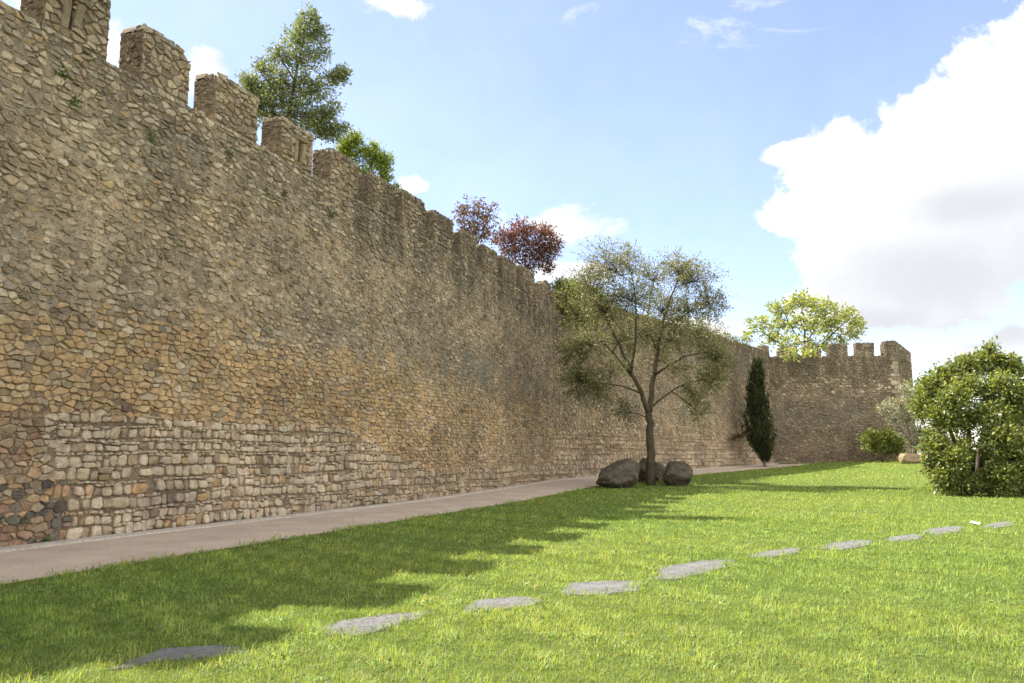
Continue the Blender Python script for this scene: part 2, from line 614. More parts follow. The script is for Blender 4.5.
def mortar_color(u, z):
    n = zone_noise(u, z, .5, 5)
    n2 = zone_noise(u, z, .22, 15)
    if z < 2.3 and u < 16: c = (.215, .163, .108)
    else: c = lerp3((.23, .168, .105), (.33, .262, .182), smooth(2.3, 5.0, z))
    c = lerp3(c, (.215, .178, .13), smooth(7.3, 9.2, z))
    if z > 3.5 and n2 > 0: c = lerp3(c, (.25, .215, .165), min(1, n2 * 2))
    k = 1 + .25 * n
    k *= 1.1
    m_ = sum(c) / 3
    k *= 1.28
    return tuple((q * .76 + m_ * .24) * k for q in c)


def wall_core(mb, fr, u0, u1, z0f, z1, thick, rng, mcol, step=.3):
    "front sheet with uneven surface + flat top, back and ends"
    nu = max(2, int((u1 - u0) / step)); nz = max(2, int((z1 + .3) / step))
    G = []
    for j in range(nz + 1):
        rowv = []
        for i in range(nu + 1):
            u = u0 + (u1 - u0) * i / nu
            z = -.3 + (z1 + .3) * j / nz
            edge = (i in (0, nu)) or j == nz
            rowv.append(mb.vert(fr(u, 0 if edge else rng.uniform(-.014, .012), z), mcol(u, z)))
        G.append(rowv)
    for j in range(nz):
        for i in range(nu):
            mb.face([G[j][i], G[j][i + 1], G[j + 1][i + 1], G[j + 1][i]], 0)
    B = [mb.vert(fr(u, -thick, z), (.2, .16, .12)) for u, z in ((u0, -.3), (u1, -.3), (u1, z1), (u0, z1))]
    mb.face([B[1], B[0], B[3], B[2]], 0)
    mb.face([G[nz][i] for i in range(nu + 1)] + [B[2], B[3]], 0)
    mb.face([G[j][0] for j in range(nz, -1, -1)] + [B[0], B[3]], 0)
    mb.face([G[j][nu] for j in range(nz + 1)] + [B[2], B[1]], 0)


def frame(O, D, N):
    def fr(u, n, z):
        return (O.x + D.x * u + N.x * n, O.y + D.y * u + N.y * n, z)
    return fr


GAP_Z = 9.40


def merlon_mesh(mb, O, D, N, ua, ub, z0, z1, rng, cf, thick=.62, slot=None, sw=.23, sh=.15, sides=True, jag=.05):
    fr = frame(O, D, N)
    mc = (.24, .20, .145)
    cl = rng.choice([.02, .04, .07, .12, .20]); cr = rng.choice([.02, .04, .08, .13, .20])
    if slot: cl = cr = .03

    def cut(u_, z_): return (u_ - ua) + (z1 - z_) < cl * 1.15 or (ub - u_) + (z1 - z_) < cr * 1.15
    if slot:
        a, b, za, zb = slot
        mb.box((ua, -thick, z0 - .05), (a, 0, z1 - .10), fr, 0, mc)
        mb.box((b, -thick, z0 - .05), (ub, 0, z1 - .10), fr, 0, mc)
        mb.box((a, -thick, zb), (b, -.004, z1 - .10), fr, 0, mc)
        mb.box((a, -thick, z0 - .05), (b, -.004, za), fr, 0, mc)
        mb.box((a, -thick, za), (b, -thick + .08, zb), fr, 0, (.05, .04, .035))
    else:
        zt = z1 - .10
        prof = [(ua, z0 - .05), (ub, z0 - .05), (ub, zt - cr * .8), (ub - cr * .9, zt - rng.uniform(0, .03)), ((ua + ub) / 2, zt - rng.uniform(0, .05)), (ua + cl * .9, zt - rng.uniform(0, .03)), (ua, zt - cl * .8)]
        A1 = [mb.vert(fr(u_, rng.uniform(-.01, .01), z_), mc) for u_, z_ in prof]
        B1 = [mb.vert(fr(u_, -thick, z_), mc) for u_, z_ in prof]
        mb.face(A1, 0); mb.face(B1[::-1], 0)
        for i in range(7): mb.face([A1[i], B1[i], B1[(i + 1) % 7], A1[(i + 1) % 7]], 0)
    for cx, cz, P in rubble(ua, ub, z0, z1, sw, sh, rng):
        if slot and slot[0] - .10 < cx < slot[1] + .10 and slot[2] - .1 < cz < slot[3] + .1:
            continue
        if cut(cx, cz): continue
        stone(mb, P, fr, .007, rng.uniform(.012, .05), cf(cx, cz, rng), rng, squash=.16)
    if slot:
        for q in (-1, 1):
            a = slot[0] - .20 if q < 0 else slot[1] + .005
            stone(mb, [(a, slot[2] - .05), (a + .19, slot[2] - .04), (a + .19, slot[3]), (a + .02, slot[3] - .02)], fr, .006, .05, (.30, .255, .19), rng)
        stone(mb, [(slot[0] - .22, slot[3] + .01), (slot[1] + .22, slot[3] + .01), (slot[1] + .18, slot[3] + .15), (slot[0] - .2, slot[3] + .13)], fr, .006, .06, (.27, .235, .18), rng)
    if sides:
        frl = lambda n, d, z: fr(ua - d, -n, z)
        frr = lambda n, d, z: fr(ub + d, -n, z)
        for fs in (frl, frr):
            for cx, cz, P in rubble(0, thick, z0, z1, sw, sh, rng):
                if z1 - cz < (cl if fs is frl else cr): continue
                stone(mb, P, fs, .012, rng.uniform(.004, .03), lerp3(cf(ua, cz, rng), (.135, .108, .08), .78), rng, squash=.2)  # side stones coloured darker so the gaps between merlons read as shaded
    ftop = lambda u, d, n: fr(u, -n, z1 - .10 + d)
    for cx, cn, P in rubble(ua - .03, ub + .03, -.03, thick, .34, .30, rng):
        if cut(cx, z1 - .03) or rng.random() < .12: continue
        stone(mb, P, ftop, .008, .06 + rng.uniform(0, jag * .9), pick(rng, GREY), rng)


rng = random.Random(11)
frW = frame(WA, WD, WN)
NEAR0 = -11.0
wall = MB()
wall_core(wall, frW, NEAR0 - 14, BEND_S, 0, GAP_Z - .06, .62, rng, mortar_color)
SPLIT = 10.5


def near_pale(u): return 2.33 if u < SPLIT else 1.35


# pale coursed base
def course_start(z): return .95 + .5 * (ROWH[int(z / .2) + 11] - .5)


for cx, cz, P in courses(NEAR0, BEND_S - .02, .02, 2.36, rng, .17, .27, .13, .34, uend=course_end, ustart=course_start):
    if zone_noise(cx, cz, .8, 21) > .42 and rng.random() < .4: continue
    stone(wall, P, frW, rng.uniform(.004, .020), rng.uniform(.02, .075), near_color(cx, cz, rng), rng, round2=cx < 14, squash=.07)
# golden roughly coursed band passing into random rubble, partly buried in mortar
for ua, ub in ((NEAR0, -1.0), (-1.0, BEND_S - .02)):
    big_ = ua < -2
    for cx, cz, P in rubble(ua, ub, .02, GAP_Z, .30 if big_ else .215, .18 if big_ else .122, rng, .47, lambda z: .22 + .15 * smooth(3.6, 5.2, z), .60, .45):
        if cz < 2.34 and course_start(cz) < cx < course_end(cz) + .05: continue
        pn = zone_noise(cx, cz, .45, 33)
        hi = smooth(3.8, 5.2, cz)
        if rng.random() < .03 + hi * (.05 + .20 * smooth(.0, .4, pn)): continue
        d = rng.uniform(.015, .055) * (1 - hi) + hi * rng.uniform(.002, .045)
        stone(wall, P, frW, rng.uniform(.001, .009) + hi * rng.uniform(0, .008), d, near_color(cx, cz, rng), rng, squash=.10 + .12 * hi)
WEEDS = [(74, 103), (150, 137), (265, 191), (283, 196), (62, 75), (228, 152), (330, 215), (420, 240)]
# uneven stones on the sill of the gaps
ftop = lambda u, d, n: frW(u, -n, GAP_Z - .06 + d)
for cx, cn, P in rubble(NEAR0, BEND_S, -.02, .62, .32, .3, rng):
    stone(wall, P, ftop, .008, rng.uniform(.03, .10), pick(rng, GREY), rng)
W1 = wall.build('city_wall', [M_MORTAR, M_STONE])
tag(W1, 'long high battlemented rubble stone wall in shade, running from the left edge along the gravel path', 'wall')


def near_mcol(u, z, rng):
    r = rng.random()
    mean = (.28, .23, .172)
    if r < .03: return soft(pick(rng, RUST), mean, .5)
    if r < .20: return soft(pick(rng, CREAM), mean, .35)
    if r < .26: return soft(pick(rng, ORANGE), mean, .5)
    return soft(pick(rng, GREY + BROWN), mean, .35)


MER = [(-10.1, -8.7), (-7.7, -6.3), (-5.2, -3.7), (-2.6, -.92), (.02, 1.47), (2.38, 3.77), (4.65, 6.23), (7.25, 8.72), (9.67, 11.21), (11.83, 13.64), (14.15, 16.03),
       (16.72, 18.45), (19.15, 20.9), (21.55, 23.3), (24.0, 25.7), (26.45, 28.5), (29.85, 31.3)]
for k, (a, b) in enumerate(MER):
    r2 = random.Random(100 + k)
    mb = MB()
    z1 = 10.60 + r2.uniform(-.09, .07)
    slot = (8.02, 8.16, 9.55, 10.12) if k == 7 else ((.55, .62, 9.6, 10.2) if k == 4 else None)
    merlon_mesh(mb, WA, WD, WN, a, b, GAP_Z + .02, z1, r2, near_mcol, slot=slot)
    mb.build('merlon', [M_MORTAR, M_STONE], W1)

cs, ax = [], []
r2 = random.Random(4)
for x, y in WEEDS:
    r = ray(x, y)
    q = EYE + r * ((WA - EYE).dot(WN) / r.dot(WN))
    for k in range(46):
        cs.append(q + WN * r2.uniform(0, .05) + WD * r2.gauss(0, .07) + V((0, 0, r2.gauss(0, .09))))
        ax.append(WN * r2.uniform(.3, 1) + V((0, 0, r2.uniform(-.6, .9))) + WD * r2.gauss(0, .5))
for k in range(16):
    q = WA + WD * r2.uniform(.5, 24) + WN * r2.uniform(.02, .06)
    for _ in range(r2.randint(14, 40)):
        cs.append(q + WD * r2.gauss(0, .07) + V((0, 0, r2.uniform(.02, .10)))); ax.append(V((r2.gauss(0, .5), r2.gauss(0, .5), 1)))
WEED_DATA = (cs, ax)

# far stretch after the bend
frF = frame(WB, FD, FN)
far = MB()


def far_mortar(u, z):
    c = lerp3((.34, .272, .195), (.30, .25, .185), smooth(5, 9, z))
    k = 1 + .25 * zone_noise(u, z, .4, 51)
    return tuple(q * k for q in c)


def far_color(u, z, rng):
    n = zone_noise(u, z, .25, 41)
    zz = z - .02 * u
    mean = lerp3((.39, .31, .22), (.31, .25, .18), smooth(2, 8, zz))
    if zz < 1.5: return soft(pick(rng, CREAM) if rng.random() < .55 else pick(rng, BROWN), mean, .4)
    if zz < 3.6 + 1.2 * n: return soft(pick(rng, rng.choice([CREAM, ORANGE, BROWN, BROWN])), mean, .45)
    return soft(pick(rng, BROWN + CREAM[3:4]) if z < 8 else pick(rng, GREY), mean, .45)


wall_core(far, frF, 0, FAR_L, 0, 10.35, .7, rng, far_mortar, .4)
for cx, cz, P in courses(0.02, FAR_L, .0, 2.6, rng, .2, .30, .2, .42):
    stone(far, P, frF, rng.uniform(.012, .022), rng.uniform(.025, .06), far_color(cx, cz, rng), rng)
for cx, cz, P in rubble(0.02, FAR_L, 2.62, 10.42, .30, .18, rng, .42, .36, .5):
    if rng.random() < .10: continue
    stone(far, P, frF, rng.uniform(.006, .018), rng.uniform(.012, .055), far_color(cx, cz, rng), rng, squash=.16)
ftop = lambda u, d, n: frF(u, -n, 10.35 + d)
for cx, cn, P in rubble(0, FAR_L, -.02, .7, .4, .35, rng):
    stone(far, P, ftop, .008, rng.uniform(.03, .16), pick(rng, GREY), rng)
W2 = far.build('city_wall', [M_MORTAR, M_STONE])
tag(W2, 'far stretch of rubble wall without battlements, behind the lone tree and the cypress', 'wall')
mb = MB()
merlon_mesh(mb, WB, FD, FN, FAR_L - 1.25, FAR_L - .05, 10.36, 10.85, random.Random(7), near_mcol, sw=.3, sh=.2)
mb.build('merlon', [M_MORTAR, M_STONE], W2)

# corner tower
frT = frame(WC, TD, TN)
frS = frame(TE, SD, SN)
tow = MB()
T_Z = 9.85


def tow_color(u, z, rng):
    mean = (.245, .195, .142)
    if 6.4 < z < 8.3 and rng.random() < .17: return pick(rng, CREAM)
    if z < 2.2 and rng.random() < .25: return soft(pick(rng, RUST), mean, .5)
    if zone_noise(u, z, .5, 61) > .1: return soft(pick(rng, GREY), mean, .6)
    return soft(pick(rng, BROWN + GREY), mean, .6)


def tow_mortar(u, z):
    c = (.225, .18, .13)
    k = 1 + .3 * zone_noise(u, z, .5, 71)
    return tuple(q * k for q in c)


wall_core(tow, frT, -.5, TL, 0, T_Z, .8, rng, tow_mortar, .4)
wall_core(tow, frS, 0, SIDE_L, 0, T_Z + .25, .8, rng, tow_mortar, .4)
for fr, L, z1 in ((frT, TL, T_Z), (frS, SIDE_L, T_Z + .25)):
    for cx, cz, P in rubble(0.02, L, .3, z1, .30, .17, rng, .42, .30, .5):
        if rng.random() < .08: continue
        stone(tow, P, fr, rng.uniform(.012, .026), rng.uniform(.012, .05), tow_color(cx, cz, rng), rng)
    ft = lambda u, d, n: fr(u, -n, z1 + d)
    for cx, cn, P in rubble(0, L, -.02, .8, .4, .4, rng):
        stone(tow, P, ft, .008, rng.uniform(.03, .12), pick(rng, GREY), rng)
# squared quoins on the corner
z = .7
k = 0
while z < T_Z - .2:
    h = rng.uniform(.28, .4)
    wq, ws = (.62, .38) if k % 2 else (.38, .62)
    c = pick(rng, [(.33, .29, .22), (.28, .245, .19), (.36, .31, .23)])
    stone(tow, [(TL - wq, z), (TL + .06, z), (TL + .06, z + h), (TL - wq, z + h)], frT, .012, .07, c, rng)
    stone(tow, [(-.06, z), (ws, z), (ws, z + h), (-.06, z + h)], frS, .012, .07, c, rng)
    z += h; k += 1
W3 = tow.build('wall_tower', [M_MORTAR, M_STONE])
tag(W3, 'square battlemented corner tower of dark rubble at the far end of the wall', 'tower')


def tpx(x):  # position along the tower front of a point seen at column x
    r = ray(x, 350)
    n = TN
    t = (WC - EYE).dot(n) / V((r.x, r.y, 0)).dot(n)
    p = EYE + r * t
    return (V((p.x, p.y, 0)) - WC).dot(TD)


for k, (a, b) in enumerate(((778, 797), (803.5, 821), (828.5, 847.5), (856, 874))):
    r2 = random.Random(300 + k)
    mb = MB()
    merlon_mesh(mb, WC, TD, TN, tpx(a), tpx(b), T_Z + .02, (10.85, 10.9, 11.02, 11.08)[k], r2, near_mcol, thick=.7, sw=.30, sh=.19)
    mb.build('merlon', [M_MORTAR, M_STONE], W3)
mb = MB()
r2 = random.Random(310)
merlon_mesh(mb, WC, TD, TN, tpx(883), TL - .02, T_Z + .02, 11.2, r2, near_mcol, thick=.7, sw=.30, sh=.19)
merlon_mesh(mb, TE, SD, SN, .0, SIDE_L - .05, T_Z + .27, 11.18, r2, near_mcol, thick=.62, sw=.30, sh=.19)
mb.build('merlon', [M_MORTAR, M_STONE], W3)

# ------------------------------------------------------------------ terrain
def sheet(name, xs, ys, zf, mat, kind='structure'):
    mb = MB()
    idx = [[mb.vert((x, y, zf(x, y))) for x in xs] for y in ys]
    for j in range(len(ys) - 1):
        for i in range(len(xs) - 1):
            mb.face([idx[j][i], idx[j][i + 1], idx[j + 1][i + 1], idx[j + 1][i]])
    o = mb.build(name, mat, smoothf=True)
    o['kind'] = kind
    return o


xs = [-1500, -400, -120, -50, -25] + [x * 1.0 for x in range(-18, 56, 2)] + [60, 70, 90, 140, 400, 1500]
ys = [-200, -60, -20] + [y * 1.0 for y in range(-10, 96, 2)] + [105, 130, 200, 500, 1500, 3000]
sheet('ground', xs, ys, lambda x, y: gz(x, y) - .008, M_SOIL)

# raised town ground behind the wall
mb = MB()
bk = lambda P, N, d: (P.x - N.x * d, P.y - N.y * d)
poly = [bk(WA + WD * (NEAR0 - 14), WN, .66), bk(WB, (WN + FN) * .5, .72), bk(WC, FN, .74), (WC.x - .2, WC.y + .9),
        (TE.x - .4, TE.y + 1.2), (TE.x + 2.2, TE.y + 5.5), (26, 110), (-20, 120), (-60, 70), (-60, -10)]
top = [mb.vert((x, y, 6.6)) for x, y in poly]; bot = [mb.vert((x, y, -.3)) for x, y in poly]
mb.face(top)
for i in range(len(poly)):
    j = (i + 1) % len(poly)
    mb.face([bot[i], bot[j], top[j], top[i]])
mb.build('terrace', M_SOIL)['kind'] = 'structure'

# kerb and path follow the wall
def strip_pts(off):
    "polyline at distance off in front of the walls"
    P = []
    for k in range(0, 61):
        s = -25 + (BEND_S + 25) * k / 60
        P.append(WA + WD * s + WN * off)
    # mitre at the bend
    bis = (WN + FN).normalized()
    P = [p for p in P if (p - WB).dot((WD + FD).normalized()) < -1.5]
    P.append(WB + bis * off / bis.dot(WN))
    for k in range(0, 41):
        s = FAR_L * k / 40
        p = WB + FD * s + FN * off
        if (p - WB).dot((WD + FD).normalized()) > 1.5: P.append(p)
    return P


def strip(name, offs, mat, dz):
    lines = [strip_pts(o) for o in offs]
    n = min(len(l) for l in lines)
    mb = MB()
    idx = []
    for o, l, d in zip(offs, lines, dz):
        idx.append([mb.vert((p.x, p.y, gz(p.x, p.y) + d)) for p in l[:n]])
    for a in range(len(offs) - 1):
        for i in range(n - 1):
            mb.face([idx[a][i], idx[a + 1][i], idx[a + 1][i + 1], idx[a][i + 1]])
    ob = mb.build(name, mat)
    ob['kind'] = 'structure'
    return ob


PATH_W = 3.45
strip('path', [.05, 1.2, 2.4, PATH_W], M_PATH, [.012, .014, .012, .006])
strip('kerb', [.06, .07, .42, .44], M_KERB, [-.05, .055, .05, -.05])


def wall_dist(x, y):
    p = V((x, y, 0))
    d1 = (p - WA).dot(WN); d2 = (p - WB).dot(FN)
    return min(d1, d2) if (p - WB).dot((WD + FD).normalized()) > 0 else d1


# ------------------------------------------------------------------ stepping stones
STEPS = [
    ([(120, 667), (147, 655), (160, 650), (215, 647), (238, 648), (242, 653), (225, 656), (170, 659), (140, 664)], 'long grey stepping stone lying in the shade, nearest one at the bottom of the lawn'),
    ([(318, 629), (340, 622), (395, 615), (424, 613), (421, 619), (385, 628), (360, 634), (330, 633)], 'large pale stepping stone at the tip of the merlon shadows'),
    ([(463, 608), (478, 601), (520, 598), (541, 600), (534, 605), (500, 609), (470, 611)], 'oblong stepping stone, third from the bottom of the row'),
    ([(562, 591), (572, 584), (615, 582), (642, 583), (636, 590), (600, 594), (570, 594)], 'oblong stepping stone, fourth from the bottom of the row'),
    ([(655, 574), (664, 567), (705, 562), (736, 561), (731, 567), (700, 573), (672, 578), (657, 577)], 'widest flat stepping stone in the middle of the row'),
    ([(746, 556), (758, 553), (790, 549), (800, 549), (797, 553), (770, 557)], 'narrow stepping stone half swallowed by grass, sixth from the bottom of the row'),
    ([(820, 548), (830, 544), (860, 541), (873, 541), (868, 545), (840, 549)], 'pale stepping stone, seventh from the bottom of the row'),
    ([(884, 540), (893, 537), (915, 535), (926, 535), (918, 539), (895, 541)], 'narrow stepping stone with dark turf edge, eighth from the bottom of the row'),
    ([(919, 532), (930, 529), (955, 527), (967, 527), (960, 531), (935, 534)], 'flat stepping stone just before the white scrap of litter'),
    ([(980, 527), (990, 524), (1008, 522), (1016, 523), (1010, 526), (992, 528)], 'farthest stepping stone beside the right edge, beyond the white litter'),
]
STEP_POLYS = []
for k, (px, lab) in enumerate(STEPS):
    r2 = random.Random(500 + k)
    W = [onground(x, y) for x, y in px]
    P2 = [(p.x, p.y) for p in W]
    area = sum(P2[i][0] * P2[(i + 1) % len(P2)][1] - P2[(i + 1) % len(P2)][0] * P2[i][1] for i in range(len(P2)))
    if area < 0: P2 = P2[::-1]
    cx = sum(p[0] for p in P2) / len(P2); cy = sum(p[1] for p in P2) / len(P2)
    P2 = [(cx + (x - cx) * 1.06, cy + (y - cy) * 1.22) for x, y in P2]
    STEP_POLYS.append(P2)
    Q = []
    for i in range(len(P2)):
        a, b = P2[i], P2[(i + 1) % len(P2)]
        n = max(2, int(math.hypot(a[0] - b[0], a[1] - b[1]) / .12))
        for t in range(n):
            Q.append((a[0] + (b[0] - a[0]) * t / n + r2.gauss(0, .012), a[1] + (b[1] - a[1]) * t / n + r2.gauss(0, .012)))
    z0 = gz(cx, cy)
    mb = MB()
    b0 = [mb.vert((x, y, z0 - .06)) for x, y in Q]
    b1 = [mb.vert((x, y, z0 + .004 + r2.uniform(-.006, .004))) for x, y in Q]
    b2 = [mb.vert((cx + (x - cx) * .95, cy + (y - cy) * .93, z0 + .010 + r2.uniform(-.003, .003))) for x, y in Q]
    c = mb.vert((cx, cy, z0 + .011))
    n = len(Q)
    for i in range(n):
        j = (i + 1) % n
        mb.face([b0[i], b0[j], b1[j], b1[i]]); mb.face([b1[i], b1[j], b2[j], b2[i]]); mb.face([b2[i], b2[j], c])
    o = mb.build('stepping_stone', M_SLAB, loc=(cx, cy, z0))
    tag(o, lab, 'stepping stone', 'flat stepping stones across the lawn')


def in_poly(x, y, P):
    r = False
    n = len(P)
    for i in range(n):
        a, b = P[i], P[i - 1]
        if (a[1] > y) != (b[1] > y) and x < (b[0] - a[0]) * (y - a[1]) / (b[1] - a[1]) + a[0]: r = not r
    return r


# crumpled scrap of white litter
p = onground(975, 526)
mb = MB()
r2 = random.Random(3)
vs = [[mb.vert((p.x + (i - 2) * .035 + r2.gauss(0, .015), p.y + (j - 2) * .05 + r2.gauss(0, .015), p.z + .05 + abs(r2.gauss(0, .025)))) for i in range(5)] for j in range(5)]
for j in range(4):
    for i in range(4):
        mb.face([vs[j][i], vs[j][i + 1], vs[j + 1][i + 1], vs[j + 1][i]])
m, nt, out = newmat('white_paper'); principled(nt, out, nt.mix(nt.noise(nt.pos(), 20), (.7, .7, .68, 1), (.82, .82, .8, 1)), .7)
o = mb.build('litter', m, loc=tuple(p))
so = o.modifiers.new('thick', 'SOLIDIFY'); so.thickness = .004
tag(o, 'crumpled scrap of white litter on the grass beside the stepping stones', 'litter')

# ------------------------------------------------------------------ grass
GRASS_RINGS = []
for x, y, w in ((620, 487, 1.25), (652, 485, .95), (678, 485, .95), (972, 492, 2.2), (765, 466, .5), (910, 463, 1.2), (926, 463, 1.1)):
    q = onground(x, y)
    GRASS_RINGS.append((q.x, q.y + .25, w))


def grass():
    g = np.random.default_rng(5)
    zones = [(4.6, 9.0, 2900), (9.0, 14.0, 1250), (14, 22, 480), (22, 36, 170), (36, 75, 55)]
    X = []; Y = []
    for y0, y1, dens in zones:
        w = .66 * y1 + 16
        n = int((2 * w) * (y1 - y0) * dens)
        x = g.uniform(-w, w, n); y = g.uniform(y0, y1, n)
        over = np.abs(x) - (.66 * y + .6)
        keep = (over < 0) | ((x > 0) & (g.random(n) < .42 * np.clip(1 - over / 15, 0, 1))) | ((x < 0) & (over < .6))
        X.append(x[keep]); Y.append(y[keep])
    X = np.concatenate(X); Y = np.concatenate(Y)
    # edge of the path
    d1 = (X - WA.x) * WN.x + (Y - WA.y) * WN.y
    d2 = (X - WB.x) * FN.x + (Y - WB.y) * FN.y
    bd = (WD + FD).normalized()
    past = ((X - WB.x) * bd.x + (Y - WB.y) * bd.y) > 0
    d = np.where(past, np.minimum(d1, d2), d1)
    edge = PATH_W - .06 + .07 * np.sin(X * 2.1 + Y * 1.3) + .05 * np.sin(X * 5.7 - Y * 4.1) + g.normal(0, .035, len(X))
    keep = (d > edge) & ~((Y > 68.5) & (Y > WC.y + (X - WC.x) * TD.y / TD.x - .1))
    X, Y, d = X[keep], Y[keep], d[keep]
    keep = np.ones(len(X), bool); rim = np.zeros(len(X), bool)
    for P in STEP_POLYS:
        xs = [p[0] for p in P]; ys = [p[1] for p in P]
        cx, cy = sum(xs) / len(xs), sum(ys) / len(ys)
        Ps = [(cx + (a - cx) * .92, cy + (b - cy) * .86) for a, b in P]
        cand = np.where((X > min(xs)) & (X < max(xs)) & (Y > min(ys)) & (Y < max(ys)))[0]
        for i in cand:
            rim[i] = in_poly(X[i], Y[i], P)
            k = 1 / (1 - .34 * g.random() ** 1.5)
            if in_poly(cx + (X[i] - cx) * k, cy + (Y[i] - cy) * k, P): keep[i] = False
    X, Y, d, rim = X[keep], Y[keep], d[keep], rim[keep]
    n = len(X)

    def fn(x, y):
        h = (np.sin(x * 1.7 + 1.3 * np.sin(y * .9)) + np.sin(y * 2.3 + 1.1 * np.sin(x * 1.3 + 2)) + np.sin((x + y) * .63 + 2)) / 3
        return h

    lump = fn(X, Y); lump2 = fn(X * 3.1 + 7, Y * 3.1 - 4); lump3 = fn(X * 9 + 3, Y * 8)
    t = np.maximum(0, Y - 28); t = np.minimum(t, 60)
    sm = lambda a, b, q: (lambda k: k * k * (3 - 2 * k))(np.clip((q - a) / (b - a), 0, 1))
    Z = .0195 * t * t / (t + 4) + .32 * sm(20, 34, X) * sm(45, 70, Y) - .012
    dist = Y
    clover = g.random(n) < (.20 + .25 * lump2 + .15 * lump3)
    L = g.uniform(.035, .080, n) * (1 + .35 * lump2 + .40 * lump3) * np.where(d < PATH_W + .25, 1.35, 1)
    L = np.where(rim, L * 1.5, L)
    for bx, by, br_ in GRASS_RINGS:
        q = np.hypot(X - bx, Y - by)
        L = np.where(q < br_ * (1 + .15 * lump3), L * 2.3, L)
    L = np.where(lump3 * lump2 > .30, L * 1.45, L)
    L = np.where(g.random(n) < .02, L * 1.7, L)
    L = np.where(clover, L * .55, L) * (1 + .004 * dist)
    Wd = np.maximum(.0042, .00075 * dist) * g.uniform(.7, 1.4, n)
    Wd = np.where(clover, np.minimum(Wd * 3.2, .03 + Wd), Wd)
    az = g.uniform(0, 2 * np.pi, n)
    lean = np.where(clover, g.uniform(.9, 1.4, n), np.abs(g.normal(.62, .36, n)))
    dx, dy = np.cos(az), np.sin(az)
    px, py = -dy, dx
    b = np.stack([X, Y, Z], 1)
    side = np.stack([px, py, np.zeros(n)], 1) * Wd[:, None]
    fw = np.stack([dx, dy, np.zeros(n)], 1)
    up = np.array([0, 0, 1.0])
    mid = b + fw * (L * .5 * np.sin(lean * .6))[:, None] + up * (L * .55 * np.cos(lean * .6))[:, None]
    tip = b + fw * (L * np.sin(lean))[:, None] + up * (L * np.cos(lean))[:, None]
    mid = np.where(clover[:, None], (b + tip) / 2 + up * (L * .35)[:, None], mid)
    # quad: base, side, tip, side
    v = np.empty((n, 4, 3), np.float32)
    v[:, 0] = b; v[:, 1] = mid + side * .5; v[:, 2] = tip; v[:, 3] = mid - side * .5
    v[:, 0] += side * 0
    f = np.arange(n * 4).reshape(n, 4)
    c0 = np.array([.162, .272, .056]); c1 = np.array([.335, .392, .090]); c2 = np.array([.165, .25, .068])
    big_l = fn(X * .35 + 5, Y * .35 + 1)
    k = np.clip(g.normal(.48, .28, n) + .25 * big_l + .2 * lump + .22 * lump2 + .2 * lump3, 0, 1)[:, None]
    col = c0 * (1 - k) + c1 * k
    col = np.where(clover[:, None], c2 * (.8 + .5 * g.random((n, 1))), col)
    dry = (g.random(n) < .02 + .06 * np.clip(lump2, 0, 1) + .05 * np.clip(big_l, 0, 1))[:, None]
    col = np.where(dry, np.array([.34, .29, .12]), col)
    col = col * g.uniform(.62, 1.28, (n, 1)) * (1 + .25 * lump3 + .12 * lump2)[:, None]
    o = npmesh('grass', v.reshape(-1, 3), f, 4, np.repeat(col, 4, 0), M_GRASS)
    o['kind'] = 'stuff'
    tag(o, 'short bright green lawn grass', 'grass')
    return n


print('grass blades', grass())

# ------------------------------------------------------------------ trees
def bez(a, b, c, n=6):
    return [a * (1 - t) ** 2 + b * (2 * t * (1 - t)) + c * t * t for t in [i / (n - 1) for i in range(n)]]


def leaves_np(centres, axes, size, pal, seed, aspect=.42, upb=.25, jit=.25, bright=None):
    g = np.random.default_rng(seed)
    n = len(centres)
    C = np.asarray(centres, np.float32)
    A = np.asarray(axes, np.float32) + g.normal(0, .55, (n, 3))
    A /= np.linalg.norm(A, axis=1, keepdims=True) + 1e-6
    Nn = g.normal(0, 1, (n, 3)) + np.array([0, 0, upb])
    B = np.cross(A, Nn); B /= np.linalg.norm(B, axis=1, keepdims=True) + 1e-6
    Nn = np.cross(B, A)
    s = (size * g.uniform(1 - jit, 1 + jit, n))[:, None]
    v = np.empty((n, 4, 3), np.float32)
    v[:, 0] = C
    v[:, 1] = C + A * s * .5 + B * s * aspect * .5 + Nn * s * .08
    v[:, 2] = C + A * s - Nn * s * .05
    v[:, 3] = C + A * s * .5 - B * s * aspect * .5 + Nn * s * .08
    pal = np.array(pal)
    c = pal[g.integers(0, len(pal), n)] * g.uniform(.72, 1.28, (n, 1))
    if bright is not None: c = c * np.asarray(bright)[:, None]
    return v.reshape(-1, 3), np.repeat(c, 4, 0)


